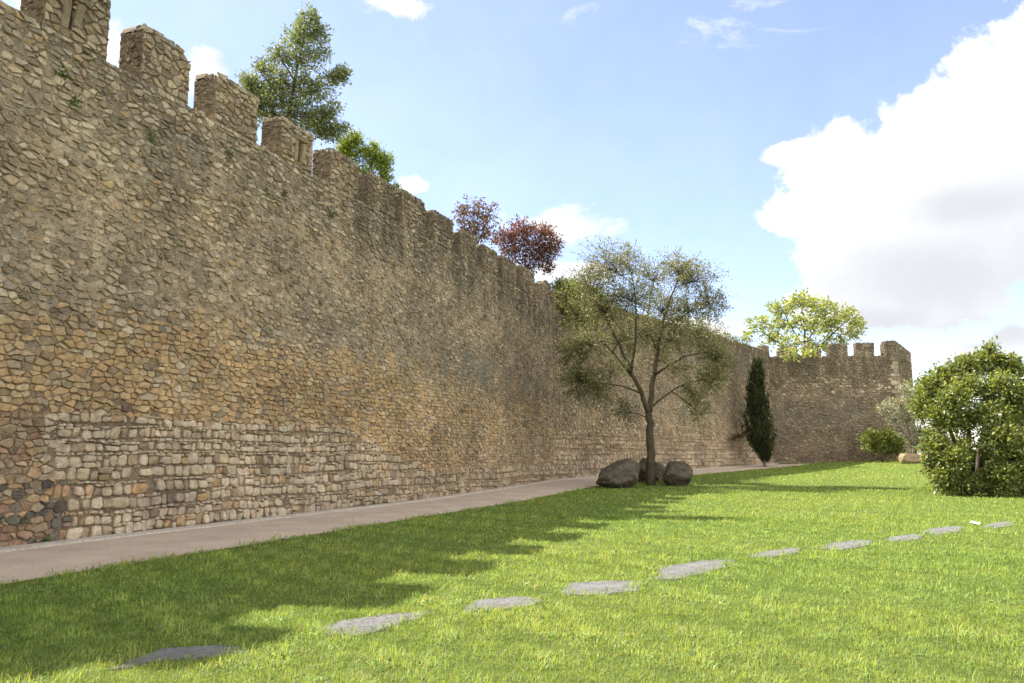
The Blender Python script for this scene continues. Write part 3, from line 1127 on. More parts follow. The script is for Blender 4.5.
def plant(name, label, cat, base, limbs, blobs, leaf, pal, lmat, bmat, seed, group=None, tn='trunk', cn='crown',
          twig_r=.012, upb=.25, aspect=.42, mul=1.0, shag=.15, droop=0.0, spread=1.0, up=0.25, limb_c=None, tiptwig=True, root=None):
    """limbs: [(points, r0, r1)]; blobs: [(centre, (rx,ry,rz), twigs, leaves per twig, brightness)]"""
    rg = random.Random(seed)
    if root is None:
        root = empty(name, base)
    else:
        root = root
    base = V(base)
    mb = MB()
    nodes = []
    for pts, r0, r1 in limbs:
        pts = [V(p) for p in pts]
        # resample with slight wobble
        Q = []
        for i in range(len(pts) - 1):
            for t in (0, .34, .67):
                q = pts[i].lerp(pts[i + 1], t)
                if i + t > 0: q = q + V((rg.gauss(0, 1), rg.gauss(0, 1), rg.gauss(0, .4))) * (r0 * .16)
                Q.append(q)
        Q.append(pts[-1])
        n = len(Q)
        R = [r0 + (r1 - r0) * (i / (n - 1)) ** .8 for i in range(n)]
        mb.tube([q - base for q in Q], R, 8 if r0 > .06 else 5)
        nodes += [(q, R[i]) for i, q in enumerate(Q) if i > n * .25]
    cs = []; ax = []; br = []
    for bc, rad, nt_, lp, bri in blobs:
        bc = V(bc)
        q, r = min(nodes, key=lambda a: (a[0] - bc).length + max(0, a[0].z - bc.z) * .8)
        ctrl = q.lerp(bc, .5) + V((rg.gauss(0, .1), rg.gauss(0, .1), (bc - q).length * .12))
        path = bez(q, ctrl, bc, 6)
        r0 = min(r * .8, twig_r * 3.2)
        mb.tube([p - base for p in path], [r0 + (twig_r - r0) * i / 5 for i in range(6)], 5)
        starts = path[2:]
        for k in range(int(nt_ * mul + .5)):
            # point on or inside the ellipsoid, outer part favoured
            d = V((rg.gauss(0, 1), rg.gauss(0, 1), rg.gauss(0, 1) + up)).normalized()
            rr = rg.uniform(.45, 1.0) ** .6 * spread
            if rg.random() < shag: rr *= rg.uniform(1.15, 1.55)
            e = bc + V((d.x * rad[0], d.y * rad[1], d.z * rad[2])) * rr
            s = rg.choice(starts) if rg.random() < .6 else bc + (e - bc) * .25
            c1 = s.lerp(e, .55) + V((0, 0, .12 * (e - s).length)) + V((rg.gauss(0, .05), rg.gauss(0, .05), 0))
            e = e - V((0, 0, droop * (e - s).length))
            tw = bez(s, c1, e, 4)
            mb.tube([p - base for p in tw], [twig_r * .8, twig_r * .6, twig_r * .45, twig_r * .25], 3, cap=False)
            for m in range(lp):
                t = rg.uniform(.25, 1.04)
                p = s * (1 - t) ** 2 + c1 * (2 * t * (1 - t)) + e * t * t
                off = leaf * .55
                p = p + V((rg.gauss(0, off), rg.gauss(0, off), rg.gauss(0, off)))
                tdir = (e - s).normalized() * .8 + V((0, 0, -droop * .8))
                cs.append(p - base); ax.append(tdir); br.append(1 + (bri - 1) * .15)  # light and shade faintly painted into leaf colours, clump by clump
    trunk = mb.build(tn, bmat, root, smoothf=True)
    v, c = leaves_np(cs, ax, leaf, pal, seed, aspect, upb, bright=br)
    f = np.arange(len(v)).reshape(-1, 4)
    crown = npmesh(cn, v, f, 4, c, lmat, root)
    if not root.get('category'): tag(root, label, cat, group)
    print(name, 'leaves', len(cs))
    return root


def mpp(Y): return Y / FPX


v, c = leaves_np(WEED_DATA[0], WEED_DATA[1], .075, [(.10, .15, .04), (.14, .18, .05), (.08, .11, .035)], 6)
o = npmesh('weeds', v, np.arange(len(v)).reshape(-1, 4), 4, c, M_LEAF, W1)
o['kind'] = 'stuff'

# ---- the lone tree on the lawn
TY = 38.4
tb = onground(650, 485.5); TY = tb.y
P = lambda x, y, dy=0: at(x, y, TY + dy)
limbs = [
    ([tb - V((0, 0, .1)), P(651, 455), P(650, 430), P(649, 412, 0)], .225, .155),
    ([P(649, 414), P(641, 392, -.2), P(631, 372, -.4), P(620, 345, -.8), P(607, 320, -1.1)], .13, .045),
    ([P(649, 412), P(653, 388, .2), P(655, 365, .4), P(660, 335, .5), P(668, 305, .7), P(678, 280, .9)], .15, .035),
    ([P(633, 377, -.4), P(612, 352, .5), P(596, 336, 1.1), P(582, 326, 1.4)], .075, .03),
    ([P(631, 373, -.4), P(636, 340, -1), P(636, 310, -1.2), P(634, 285, -1.3)], .07, .03),
    ([P(654, 375, .3), P(668, 366, -.4), P(685, 356, -.9), P(706, 352, -1.2)], .08, .03),
    ([P(650, 408), P(662, 398, .6), P(676, 388, 1.1), P(694, 380, 1.4)], .065, .025),
    ([P(641, 393, -.2), P(622, 386, -.9), P(600, 383, -1.4), P(583, 384, -1.6)], .055, .02),
    ([P(657, 350, .5), P(646, 325, 1.6), P(650, 298, 2.0), P(655, 275, 2.1)], .055, .02),
    ([P(662, 328, .5), P(685, 315, .2), P(704, 302, 0)], .05, .02),
    ([P(620, 345, -.8), P(600, 340, -2.0), P(588, 352, -2.4)], .04, .02),
]
u = mpp(TY)
BL = []
# (x, y, rx, ry, depth, twigs, leaves, brightness)
for x, y, rx, ry, dy, nt_, lp, bri in [
    (606, 268, 22, 20, -1.2, 34, 13, 1.15), (628, 262, 13, 15, -.6, 16, 12, 1.1), (588, 285, 18, 16, -.5, 24, 13, 1.0),
    (650, 280, 14, 18, 2.0, 22, 12, 1.05), (676, 268, 17, 16, .9, 28, 13, 1.15), (697, 282, 18, 18, .4, 28, 12, 1.1),
    (712, 305, 14, 16, 0, 24, 12, 1.05), (690, 312, 20, 15, .5, 30, 12, .95), (662, 310, 18, 18, .8, 30, 12, .9),
    (630, 300, 22, 18, -1, 36, 12, .9), (603, 310, 22, 18, -.8, 38, 13, .85), (580, 318, 20, 15, 1.2, 30, 12, .85),
    (574, 352, 16, 14, -.8, 36, 16, .55), (590, 345, 20, 16, -2, 30, 12, .75), (578, 385, 17, 16, -1.6, 46, 17, .5),
    (596, 395, 15, 13, -1.0, 24, 13, .6), (612, 372, 18, 12, -1.2, 18, 10, .7), (622, 412, 12, 14, .4, 18, 11, .7),
    (640, 335, 22, 18, .8, 28, 11, .8), (672, 340, 20, 16, .4, 28, 11, .85), (700, 338, 22, 16, -.6, 36, 13, .9),
    (716, 360, 13, 18, -1.0, 34, 15, .9), (712, 382, 14, 14, .2, 26, 14, .85), (694, 395, 14, 13, 1.2, 18, 11, .85),
    (702, 415, 9, 14, 1.2, 16, 11, .85), (680, 372, 14, 10, -1, 14, 10, .85), (660, 360, 14, 14, 1.5, 14, 9, .8),
    (625, 340, 14, 14, .6, 16, 10, .8), (566, 300, 10, 12, .5, 10, 10, .9)]:
    BL.append((P(x, y, dy), (rx * u, rx * u * 1.1, ry * u), nt_, lp, bri))
OLIVE = [(.165, .17, .075), (.20, .20, .09), (.13, .135, .055), (.235, .23, .125), (.31, .30, .20), (.17, .185, .065)]
plant('olive_tree', 'lone slender tree with grey green airy crown growing between three boulders on the lawn', 'tree', tb, limbs, [(c_, (a_[0] * 1.42, a_[1] * 1.45, a_[2] * 1.38), int(k_ * (1.15 if c_.z > 7.2 else .85)), l_, b_) for c_, a_, k_, l_, b_ in BL], .12, OLIVE, M_SILVER, M_BARK, 21,
      twig_r=.010, aspect=.38, mul=4.4, shag=.3)

# ---- tall green tree behind the wall (left)
Y = 25.3
P = lambda x, y, dy=0: at(x, y, Y + dy)
b = V((P(287, 120).x, Y, 6.6))
limbs = [([b, P(287, 130), P(292, 90, .1), P(300, 55), P(309, 22)], .11, .02),
         ([P(289, 110), P(276, 92, -.2), P(262, 75, -.3)], .05, .015), ([P(290, 100), P(312, 92, .2), P(330, 82, .2)], .05, .015),
         ([P(288, 118), P(266, 112, .3), P(252, 100, .3)], .05, .015), ([P(294, 80), P(283, 62), P(276, 50)], .04, .012)]
u = mpp(Y)
BL = []
for x, y, rx, ry, dy, nt_, lp, bri in [
    (309, 20, 11, 11, 0, 26, 13, 1), (318, 38, 13, 12, .1, 28, 12, 1), (297, 42, 16, 14, -.1, 34, 12, 1), (282, 58, 15, 14, .1, 32, 12, 1),
    (308, 62, 17, 14, 0, 34, 12, .95), (322, 55, 6, 8, .2, 9, 10, 1), (266, 72, 13, 13, 0, 28, 13, 1), (290, 84, 20, 14, 0, 40, 12, 1.1),
    (316, 92, 17, 14, .1, 38, 13, .85), (337, 78, 10, 8, .2, 30, 12, .8), (344, 72, 6, 5, .2, 14, 12, .8), (300, 30, 8, 8, 0, 12, 10, 1), (250, 84, 10, 12, 0, 24, 12, 1), (258, 104, 14, 12, 0, 34, 12, 1), (274, 90, 14, 12, 0, 28, 12, 1), (334, 112, 10, 10, .2, 20, 12, 1), (338, 132, 10, 9, .2, 24, 12, 1), (312, 130, 16, 10, .2, 30, 12, 1), (265, 118, 14, 8, .2, 24, 12, 1), (254, 92, 12, 12, .1, 24, 12, .95), (272, 104, 17, 13, 0, 36, 12, 1.05),
    (300, 112, 18, 13, .2, 40, 13, .75), (322, 122, 14, 13, .2, 34, 13, .7), (245, 104, 7, 8, 0, 10, 10, .9), (330, 135, 9, 8, .3, 16, 13, .6), (285, 125, 16, 9, .2, 20, 12, .8)]:
    BL.append((P(x, y, dy), (rx * u, rx * u, ry * u), nt_, lp, bri))
GREENT = [(.18, .215, .09), (.22, .25, .10), (.28, .29, .12), (.15, .18, .08), (.32, .32, .16), (.21, .23, .13)]
plant('laurel_tree', 'tall pointed dark green tree rising behind the battlements at upper left', 'tree', b, limbs, [(c_, tuple(q * 1.18 for q in a_), k_, l_, b_) for c_, a_, k_, l_, b_ in BL], .115, GREENT, M_LAUREL, M_BARK2, 31, twig_r=.007, mul=1.9, shag=.28)

# ---- bright green shrub behind the wall
Y = 27.2
P = lambda x, y, dy=0: at(x, y, Y + dy)
b = V((P(364, 160).x, Y, 6.6))
limbs = [([b, P(364, 190), P(362, 168)], .05, .02), ([P(364, 190), P(380, 165)], .03, .012), ([P(364, 190), P(348, 162)], .03, .012)]
u = mpp(Y)
BL = [(P(x, y), (rx * u, rx * u, ry * u), nt_, 13, bri) for x, y, rx, ry, nt_, bri in
      [(350, 150, 12, 12, 26, 1), (365, 158, 14, 14, 34, 1), (379, 162, 10, 15, 28, 1.05), (374, 150, 5, 9, 10, 1.1), (386, 176, 7, 9, 16, 1), (342, 160, 12, 14, 22, .8), (362, 175, 16, 10, 24, .9), (397, 188, 5, 5, 5, .9), (356, 140, 10, 10, 22, 1), (386, 162, 8, 10, 20, 1), (345, 145, 10, 10, 20, 1)]]
plant('green_shrub', 'small bright yellow green shrub peeping over the battlements beside the tall tree', 'shrub', b, limbs, BL, .10,
      [(.21, .27, .045), (.26, .32, .055), (.17, .23, .045), (.30, .33, .07)], M_LEAF, M_BARK2, 41, tn='stems', cn='foliage', twig_r=.007, mul=2.2)

# ---- two purple-leaved trees behind the wall
PURP = [(.16, .075, .060), (.20, .088, .066), (.115, .058, .052), (.27, .13, .095), (.18, .10, .07)]
Y = 37.0
P = lambda x, y, dy=0: at(x, y, Y + dy)
b = V((P(478, 235).x, Y, 6.6))
u = mpp(Y)
limbs = [([b, P(478, 250), P(474, 222)], .07, .02), ([P(477, 245), P(488, 218)], .04, .015), ([P(477, 245), P(463, 222)], .04, .015)]
BL = [(P(x, y), (rx * u, rx * u, ry * u), nt_, 11, 1) for x, y, rx, ry, nt_ in
      [(474, 208, 13, 9, 18), (461, 216, 8, 8, 12), (488, 214, 8, 9, 13), (476, 222, 16, 11, 26), (482, 236, 15, 10, 24), (466, 232, 10, 8, 14)]]
plant('plum_tree', 'smaller sparse brownish purple tree above the battlements, left of the deeper red one', 'tree', b, limbs, BL, .15,
      [(.16, .095, .06), (.20, .115, .07), (.13, .075, .055), (.18, .15, .07)], M_PURPLE, M_BARK2, 51, twig_r=.010, mul=1.5, spread=1.2, shag=.3, group='purple leaved trees behind the wall')
Y = 44.2
P = lambda x, y, dy=0: at(x, y, Y + dy)
b = V((P(524, 260).x, Y, 6.6))
u = mpp(Y)
limbs = [([b, P(524, 278), P(526, 250)], .10, .03), ([P(524, 270), P(543, 245)], .05, .015), ([P(524, 270), P(506, 245)], .05, .015)]
BL = [(P(x, y), (rx * u, rx * u, ry * u), nt_, 13, bri) for x, y, rx, ry, nt_, bri in
      [(505, 240, 13, 12, 30, .9), (522, 232, 15, 11, 34, 1.1), (540, 236, 14, 12, 36, 1.15), (552, 245, 11, 9, 24, 1.0), (530, 250, 17, 12, 40, 1.0), (512, 256, 14, 11, 28, .8), (546, 258, 8, 11, 20, .8), (549, 268, 4, 5, 8, .8), (533, 264, 10, 7, 14, .8)]]
plant('plum_tree', 'bushy deep red purple leaved tree leaning over the battlements in the middle', 'tree', b, limbs, BL, .17,
      PURP, M_PURPLE, M_BARK2, 52, twig_r=.010, mul=1.9, spread=1.2, shag=.3, group='purple leaved trees behind the wall')

# ---- ivy at the bend and creeper along the far wall
def on_far(s, n, z): return V(frF(s, n, z))


ivb = on_far(1.0, -.5, 9.9)
u = mpp(46)
limbs = [([on_far(.6, -.3, 9.6), on_far(1.0, .08, 10.4), on_far(1.2, .12, 9.4)], .03, .012), ([on_far(2.4, -.3, 10.3), on_far(3.2, .1, 10.8), on_far(4.2, .1, 10.3)], .03, .012)]
BL = [(on_far(s, n, z), (rx, .35, rz), k, 14, bri) for s, n, z, rx, rz, k, bri in
      [(.5, .2, 10.5, .6, .6, 44, 1), (1.6, .2, 10.4, .7, .6, 44, 1), (.8, .25, 9.7, .6, .6, 40, 1), (.9, .15, 10.3, .7, .6, 40, .8), (1.1, .15, 9.3, .55, .8, 44, .7), (2.6, -.1, 10.9, .9, .6, 40, 1.1), (4.2, -.1, 10.8, .9, .55, 36, 1.0), (2.2, .12, 9.9, .7, .6, 24, .8), (5.6, 0, 10.6, .8, .4, 24, .8)]]
plant('ivy', 'clump of green ivy spilling over the wall top beside the lone tree', 'ivy', ivb, limbs, BL, .13,
      [(.14, .20, .04), (.19, .24, .05), (.11, .16, .04), (.23, .25, .07)], M_LEAF, M_BARK2, 61, tn='stems', cn='foliage', twig_r=.007, mul=2.2)
crb = on_far(20, -.5, 10.2)
limbs = [([on_far(14, -.3, 10.2), on_far(18, -.1, 10.6), on_far(22, -.1, 10.6), on_far(29, -.2, 10.5)], .03, .015)]
BL = [(on_far(s, .05, 10.45 + dz), (1.3, .3, rz), k, 9, bri) for s, dz, rz, k, bri in
      [(14, .1, .4, 24, .8), (16.5, .1, .45, 26, .9), (19, 0, .5, 28, .9), (21.5, -.1, .55, 28, 1), (24, -.05, .55, 26, 1), (26.5, 0, .45, 22, 1), (29, .15, .4, 14, 1)]]
plant('creeper', 'thin olive green creeper trailing along the top of the far wall', 'creeper', crb, limbs, BL, .16,
      [(.19, .19, .06), (.24, .23, .075), (.14, .15, .05)], M_LEAF, M_BARK2, 62, tn='stems', cn='foliage', twig_r=.010)

# ---- yellow-green tree behind the tower
Y = 76.0
P = lambda x, y, dy=0: at(x, y, Y + dy)
b = V((P(806, 360).x, Y, 6.6))
u = mpp(Y)
limbs = [([b, P(806, 365), P(805, 340), P(803, 315)], .22, .06), ([P(806, 360), P(826, 340), P(845, 322)], .12, .04), ([P(806, 360), P(782, 345), P(762, 332)], .12, .04),
         ([P(805, 350), P(790, 325), P(782, 308)], .08, .03), ([P(805, 345), P(822, 318)], .08, .03)]
BL = []
for x, y, rx, ry, dy, nt_ in [(800, 303, 16, 9, 0, 32), (780, 312, 14, 9, 1, 26), (822, 308, 16, 10, -1, 32), (844, 316, 14, 9, 0, 26), (858, 326, 10, 8, .5, 16),
                              (760, 326, 13, 9, 0, 20), (778, 330, 15, 10, 1, 24), (803, 324, 17, 11, -1, 34), (828, 328, 16, 10, 1, 28), (848, 336, 13, 8, 0, 16),
                              (790, 345, 14, 10, -2, 22), (814, 345, 15, 9, 0, 22), (834, 345, 12, 7, 1, 12), (790, 354, 9, 5, -6.6, 9), (812, 353, 8, 4, -6.6, 7), (768, 343, 8, 8, 1, 8), (748, 333, 7, 6, 0, 7)]:
    BL.append((P(x, y, dy), (rx * u, rx * u * (.35 if dy < -5 else 1), ry * u), nt_, 10, 1))
plant('ash_tree', 'pale yellow green tree with open crown behind the battlements of the corner tower', 'tree', b, limbs, BL, .34,
      [(.30, .34, .11), (.36, .39, .14), (.25, .29, .09), (.41, .42, .17)], M_LEAF, M_BARK, 71, twig_r=.016, aspect=.5, mul=1.45, spread=1.08)

# ---- big round bush on the right
bb = onground(972, 494); Y = bb.y
P = lambda x, y, dy=0: at(x, y, Y + dy)
u = mpp(Y)
limbs = [([bb - V((.3, 0, .1)), P(962, 465), P(950, 430), P(945, 400)], .13, .04), ([bb + V((.1, 0, -.1)), P(978, 460), P(985, 420), P(990, 375)], .14, .04),
         ([bb + V((.4, .2, -.1)), P(995, 460, .6), P(1012, 425, 1), P(1025, 390, 1)], .12, .04), ([bb + V((.2, -.3, -.1)), P(995, 472, -1), P(1018, 455, -1.4)], .08, .03),
         ([bb + V((-.2, -.3, -.1)), P(955, 475, -.8), P(942, 455, -1)], .07, .03), ([bb + V((0, .3, -.1)), P(970, 440, 1), P(965, 390, 1.2)], .09, .03)]
BL = []
for x, y, rx, ry, dy, nt_, bri in [
    (930, 385, 16, 16, 0, 50, 1.05), (924, 405, 13, 16, -.2, 44, 1), (945, 372, 16, 14, .3, 46, 1.05), (965, 362, 16, 14, 0, 46, 1.05), (988, 356, 16, 12, .2, 46, 1.1), (970, 384, 14, 13, -1, 34, .95),
    (1008, 362, 18, 14, 0, 48, 1), (1030, 372, 20, 18, .3, 46, 1), (1000, 385, 22, 18, -1.3, 52, 1), (1024, 402, 20, 18, -1.4, 46, 1), (1048, 405, 18, 24, 0, 44, 1), (940, 420, 18, 18, -.9, 44, .95),
    (955, 398, 20, 18, -1.2, 46, .9), (990, 416, 22, 16, -1.6, 40, .85), (935, 447, 14, 16, -.8, 44, 1.0), (952, 460, 16, 14, -1.3, 44, 1), (1000, 440, 24, 18, -1.8, 60, 1.05), (1022, 455, 20, 18, -1.6, 52, 1.05),
    (1045, 450, 18, 22, -.8, 40, 1), (946, 478, 11, 10, -1.2, 30, .95), (1002, 474, 16, 13, -1.8, 46, 1), (1025, 480, 18, 12, -1.4, 42, 1), (982, 482, 10, 8, -1.3, 20, .95),
    (960, 425, 22, 20, 1.2, 36, .7), (1000, 415, 26, 24, 1.6, 40, .7), (985, 460, 22, 18, 1.2, 28, .7), (1050, 478, 14, 14, 0, 24, 1), (940, 475, 12, 10, .3, 20, .8), (990, 343, 4, 7, 0, 6, .9), (975, 470, 24, 18, 1.0, 34, .8), (1000, 465, 26, 18, .6, 40, .8), (960, 455, 18, 20, .8, 30, .8), (1020, 430, 22, 22, .8, 30, .8), (985, 478, 26, 14, .8, 30, .8), (945, 484, 12, 9, -1.0, 30, 1), (966, 484, 12, 9, -1.3, 26, 1), (1000, 486, 16, 9, -1.5, 34, 1), (1025, 486, 16, 9, -1.3, 34, 1), (935, 464, 12, 14, -.5, 30, 1)]:
    BL.append((P(x, y, dy), (rx * u, rx * u, ry * u), nt_, 12, bri))
plant('round_bush', 'big dense leafy green bush at the right edge of the lawn', 'bush', bb, limbs, [(c_ - V((0, 0, .26 * smooth(2.5, 5.5, c_.z))), tuple(q * .82 for q in a_), k_, l_, b_) for c_, a_, k_, l_, b_ in BL], .165,
      [(.155, .205, .055), (.20, .245, .065), (.12, .16, .045), (.25, .28, .08), (.31, .31, .11), (.17, .19, .06)], M_LEAFG, M_BARK2, 81, tn='stems', cn='foliage', twig_r=.009, aspect=.5, upb=.5, mul=2.9, shag=.30)

# ---- silvery shrub and green bush by the tower
Y = 66.5
P = lambda x, y, dy=0: at(x, y, Y + dy)
u = mpp(Y)
p0 = P(912, 455)
b = V((p0.x, Y, gz(p0.x, Y)))
limbs = [([b, P(911, 440), P(905, 415)], .09, .03), ([b + V((.1, 0, 0)), P(920, 430), P(925, 405)], .08, .03), ([P(911, 442), P(893, 420), P(882, 405)], .04, .015)]
BL = [(P(x, y, dy), (rx * u, rx * u, ry * u), k, 11, 1) for x, y, rx, ry, dy, k in
      [(885, 408, 10, 7, 0, 20), (900, 404, 11, 9, 0, 24), (914, 396, 11, 11, 0, 30), (898, 420, 12, 9, .3, 20), (912, 418, 12, 12, 0, 28), (925, 410, 12, 14, .2, 30), (918, 436, 12, 12, .3, 30), (926, 440, 11, 16, .5, 44), (916, 446, 9, 11, -.2, 24), (905, 388, 5, 6, 0, 8)]]
plant('silver_shrub', 'pale silvery grey wispy shrub against the tower, half hidden by the big bush', 'shrub', b, limbs, BL, .22,
      [(.30, .29, .21), (.36, .35, .27), (.23, .225, .15), (.42, .41, .34)], M_SILVER, M_BARK, 91, tn='stems', cn='foliage', twig_r=.012, aspect=.3, mul=2)
Y = 68.0
P = lambda x, y, dy=0: at(x, y, Y + dy)
u = mpp(Y)
p0 = P(882, 458)
b = V((p0.x, Y, gz(p0.x, Y)))
limbs = [([b, P(881, 450), P(876, 440)], .06, .02), ([b, P(888, 448), P(893, 440)], .05, .02)]
BL = [(P(x, y, dy), (rx * u, rx * u, ry * u), k, 12, bri) for x, y, rx, ry, dy, k, bri in
      [(872, 438, 12, 9, 0, 40, 1.1), (885, 438, 12, 10, -.3, 40, 1), (896, 444, 11, 9, 0, 36, .9), (880, 448, 14, 8, .2, 30, .8), (868, 446, 8, 6, 0, 18, .9), (894, 453, 8, 5, 0, 14, .7)]]
plant('green_bush', 'low rounded green bush at the foot of the tower beside the silvery shrub', 'bush', b, limbs, BL, .20,
      [(.21, .25, .065), (.27, .30, .08), (.16, .19, .05)], M_LEAF, M_BARK2, 92, tn='stems', cn='foliage', twig_r=.012, aspect=.5, mul=2)

# ---- cypress
cb = onground(765, 467); Y = cb.y
u = mpp(Y)
P = lambda x, y, dy=0: at(x, y, Y + dy)
croot = empty('cypress', cb)
rg = random.Random(77)
mb = MB()
mb.tube([V((0, 0, -.1)), P(765, 460) - cb, P(762, 440) - cb, P(757, 400) - cb], [.16, .13, .09, .03], 8)
# bare branch on the right, broken brown branch on the left
mb.tube([P(766, 428, -.3) - cb, P(782, 436, -.5) - cb, P(800, 446, -.6) - cb], [.05, .045, .035], 5)
mb.tube([P(758, 432) - cb, P(748, 434, -.3) - cb, P(738, 438, -.4) - cb], [.04, .03, .012], 5)
mb.build('trunk', mat_bark('grey_bark', (.16, .14, .12), (.32, .29, .25)), croot, smoothf=True)
prof = [(364, 757, 2), (375, 757, 5), (390, 757, 8), (405, 757, 11), (420, 758, 14.5), (432, 759, 16), (443, 761, 15), (452, 763, 11), (459, 765, 6), (464, 765.5, 2.5)]
cs, ax, br = [], [], []
for k in range(1500):
    y = rg.uniform(366, 464)
    for i in range(len(prof) - 1):
        if prof[i][0] <= y <= prof[i + 1][0]: break
    t = (y - prof[i][0]) / (prof[i + 1][0] - prof[i][0])
    cx = prof[i][1] + (prof[i + 1][1] - prof[i][1]) * t; hw = (prof[i][2] + (prof[i + 1][2] - prof[i][2]) * t) * .88
    a = rg.uniform(0, 2 * PI); rr = math.sqrt(rg.random()) * (1 + .22 * math.sin(a * 3 + y * .16) + .12 * math.sin(a * 5 - y * .4)) * rg.uniform(.75, 1.12)
    c = P(cx, y) + V((math.cos(a) * hw * u * rr, math.sin(a) * hw * u * rr, 0)) - cb
    d = V((math.cos(a) * .25, math.sin(a) * .25, 1)).normalized()
    L = rg.uniform(.35, .8) * (1.5 if rr > .8 and rg.random() < .3 else 1)
    for q in range(16):
        s = rg.random()
        cs.append(c + d * (L * s) + V((rg.gauss(0, .05), rg.gauss(0, .05), 0)) * (1.1 - s))
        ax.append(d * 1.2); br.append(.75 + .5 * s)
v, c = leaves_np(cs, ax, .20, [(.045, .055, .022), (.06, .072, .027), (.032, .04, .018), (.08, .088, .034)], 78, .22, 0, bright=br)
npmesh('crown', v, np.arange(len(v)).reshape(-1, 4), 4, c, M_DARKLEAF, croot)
cs, ax = [], []
for k in range(260):
    t = rg.random()
    c = P(752, 432, -.2).lerp(P(733, 438, -.4), t) - cb
    cs.append(c + V((rg.gauss(0, .08), rg.gauss(0, .1), rg.gauss(0, .08)))); ax.append(V((-1, 0, -.25)))
v, c = leaves_np(cs, ax, .24, [(.10, .06, .03), (.13, .08, .04), (.06, .05, .03)], 79, .25, 0)
o = npmesh('dead_branch', v, np.arange(len(v)).reshape(-1, 4), 4, c, M_DARKLEAF, croot)
o['label'] = 'brown withered branch sticking out to the left'
tag(croot, 'dark spindle shaped cypress on a thin trunk where the far wall meets the tower', 'tree')

# ------------------------------------------------------------------ boulders
def boulder(name, label, cat, c, size, seed, mat, group=None, cuts=9, skew=0.0, rz=0.0, rough=.05, facets=()):
    rg = random.Random(seed)
    import bmesh
    bm = bmesh.new()
    bmesh.ops.create_icosphere(bm, subdivisions=5, radius=1)
    planes = []
    for k in range(cuts):
        n = V((rg.gauss(0, 1), rg.gauss(0, 1), rg.gauss(.2, .8))).normalized()
        planes.append((n, rg.uniform(.66, .92)))
    planes += [(V(n).normalized(), d) for n, d in facets]
    off = V((seed * 3.7, 1.2, 5))
    for v in bm.verts:
        p = v.co.copy()
        for n, d in planes:
            q = p.dot(n)
            if q > d: p -= n * (q - d)
        p += p.normalized() * (mnoise.fractal(p * 1.6 + off, 1, 2, 5) * rough + mnoise.fractal(p * 6 + off, 1, 2, 5) * rough * .5 - abs(mnoise.noise(p * 2.6 + off)) * rough * .8)
        p.x += skew * p.z
        v.co = V((p.x * size[0], p.y * size[1], (p.z * .5 + .42) * size[2]))
    me = bpy.data.meshes.new(name)
    bm.to_mesh(me); bm.free()
    me.polygons.foreach_set('use_smooth', [True] * len(me.polygons))
    me.materials.append(mat)
    o = bpy.data.objects.new(name, me)
    o.location = c; o.rotation_euler = (0, 0, rz)
    COL.objects.link(o)
    tag(o, label, cat, group)
    return o


G = 'dark boulders around the lone tree'
p = onground(620, 488); u = mpp(p.y)
boulder('boulder', 'largest dark boulder with sloping left side, left of the tree trunk', 'boulder', p + V((0, .4, 0)), (24 * u, 20 * u, 33 * u), 5, M_ROCK, G, skew=.22, rough=.10, cuts=5, facets=[((-.75, -.2, .66), .52), ((1, -.1, .1), .84), ((.1, -1, .25), .72), ((.35, 0, .9), .90)])
p = onground(655, 484); u = mpp(p.y)
boulder('boulder', 'dark boulder half hidden directly behind the tree trunk', 'boulder', p + V((0, 1.0, 0)), (17 * u, 15 * u, 29 * u), 8, M_ROCK, G, cuts=6, rough=.10, facets=[((.6, -.3, .75), .74), ((0, -1, .2), .75)])
p = onground(678.5, 486); u = mpp(p.y)
boulder('boulder', 'squat rounded dark boulder right of the tree trunk', 'boulder', p + V((0, .3, 0)), (16 * u, 14 * u, 29 * u), 13, M_ROCK, G, cuts=6, rough=.10, facets=[((-.8, -.2, .6), .72), ((.05, -.1, 1), .84), ((.2, -1, .2), .74)])
G = 'sandstone blocks beside the big bush'
p = onground(910, 463.5); u = mpp(p.y)
boulder('stone_block', 'pale sandstone block in front of the tower, fully visible', 'stone block', p, (12 * u, 9 * u, 13 * u), 17, M_SAND, G, cuts=1, facets=[((1, 0, .1), .72), ((-1, .1, .05), .74), ((0, -1, .15), .7), ((.05, 0, 1), .62), ((0, 0, -1), .7)])
p = onground(926, 463); u = mpp(p.y)
boulder('stone_block', 'pale sandstone block partly covered by the big bush', 'stone block', p, (11 * u, 9 * u, 12 * u), 23, M_SAND, G, cuts=1, facets=[((1, 0, .1), .74), ((-1, -.15, .1), .72), ((0, -1, .1), .7), ((-.12, 0, 1), .6), ((0, 0, -1), .7)])

# ------------------------------------------------------------------ sky, sun, camera
SUN_DIR = V((-.936, .353, 0)).normalized()
EL = math.radians(51)
SUN = V((SUN_DIR.x * math.cos(EL), SUN_DIR.y * math.cos(EL), math.sin(EL)))
world = bpy.data.worlds.new('World')
SC.world = world
world.use_nodes = True
wt = NT(world.node_tree)
wt.n.clear()
wout = wt.new('ShaderNodeOutputWorld')
sky = wt.new('ShaderNodeTexSky', sky_type='NISHITA')
sky.sun_disc = False
sky.sun_elevation = EL
sky.sun_rotation = math.atan2(SUN_DIR.x, SUN_DIR.y)
sky.altitude = 200; sky.air_density = 1.0; sky.dust_density = .5; sky.ozone_density = 1.0
tc = wt.new('ShaderNodeTexCoord')
D = tc.outputs['Generated']
sep = wt.new('ShaderNodeSeparateXYZ'); wt.link(D, sep.inputs[0])
A_ = wt.math('ARCTAN2', sep.outputs[0], sep.outputs[1])
E_ = wt.math('ARCSINE', sep.outputs[2])
nbig = wt.noise(D, 7, 8, .58)
nfine = wt.noise(D, 26, 6, .6)
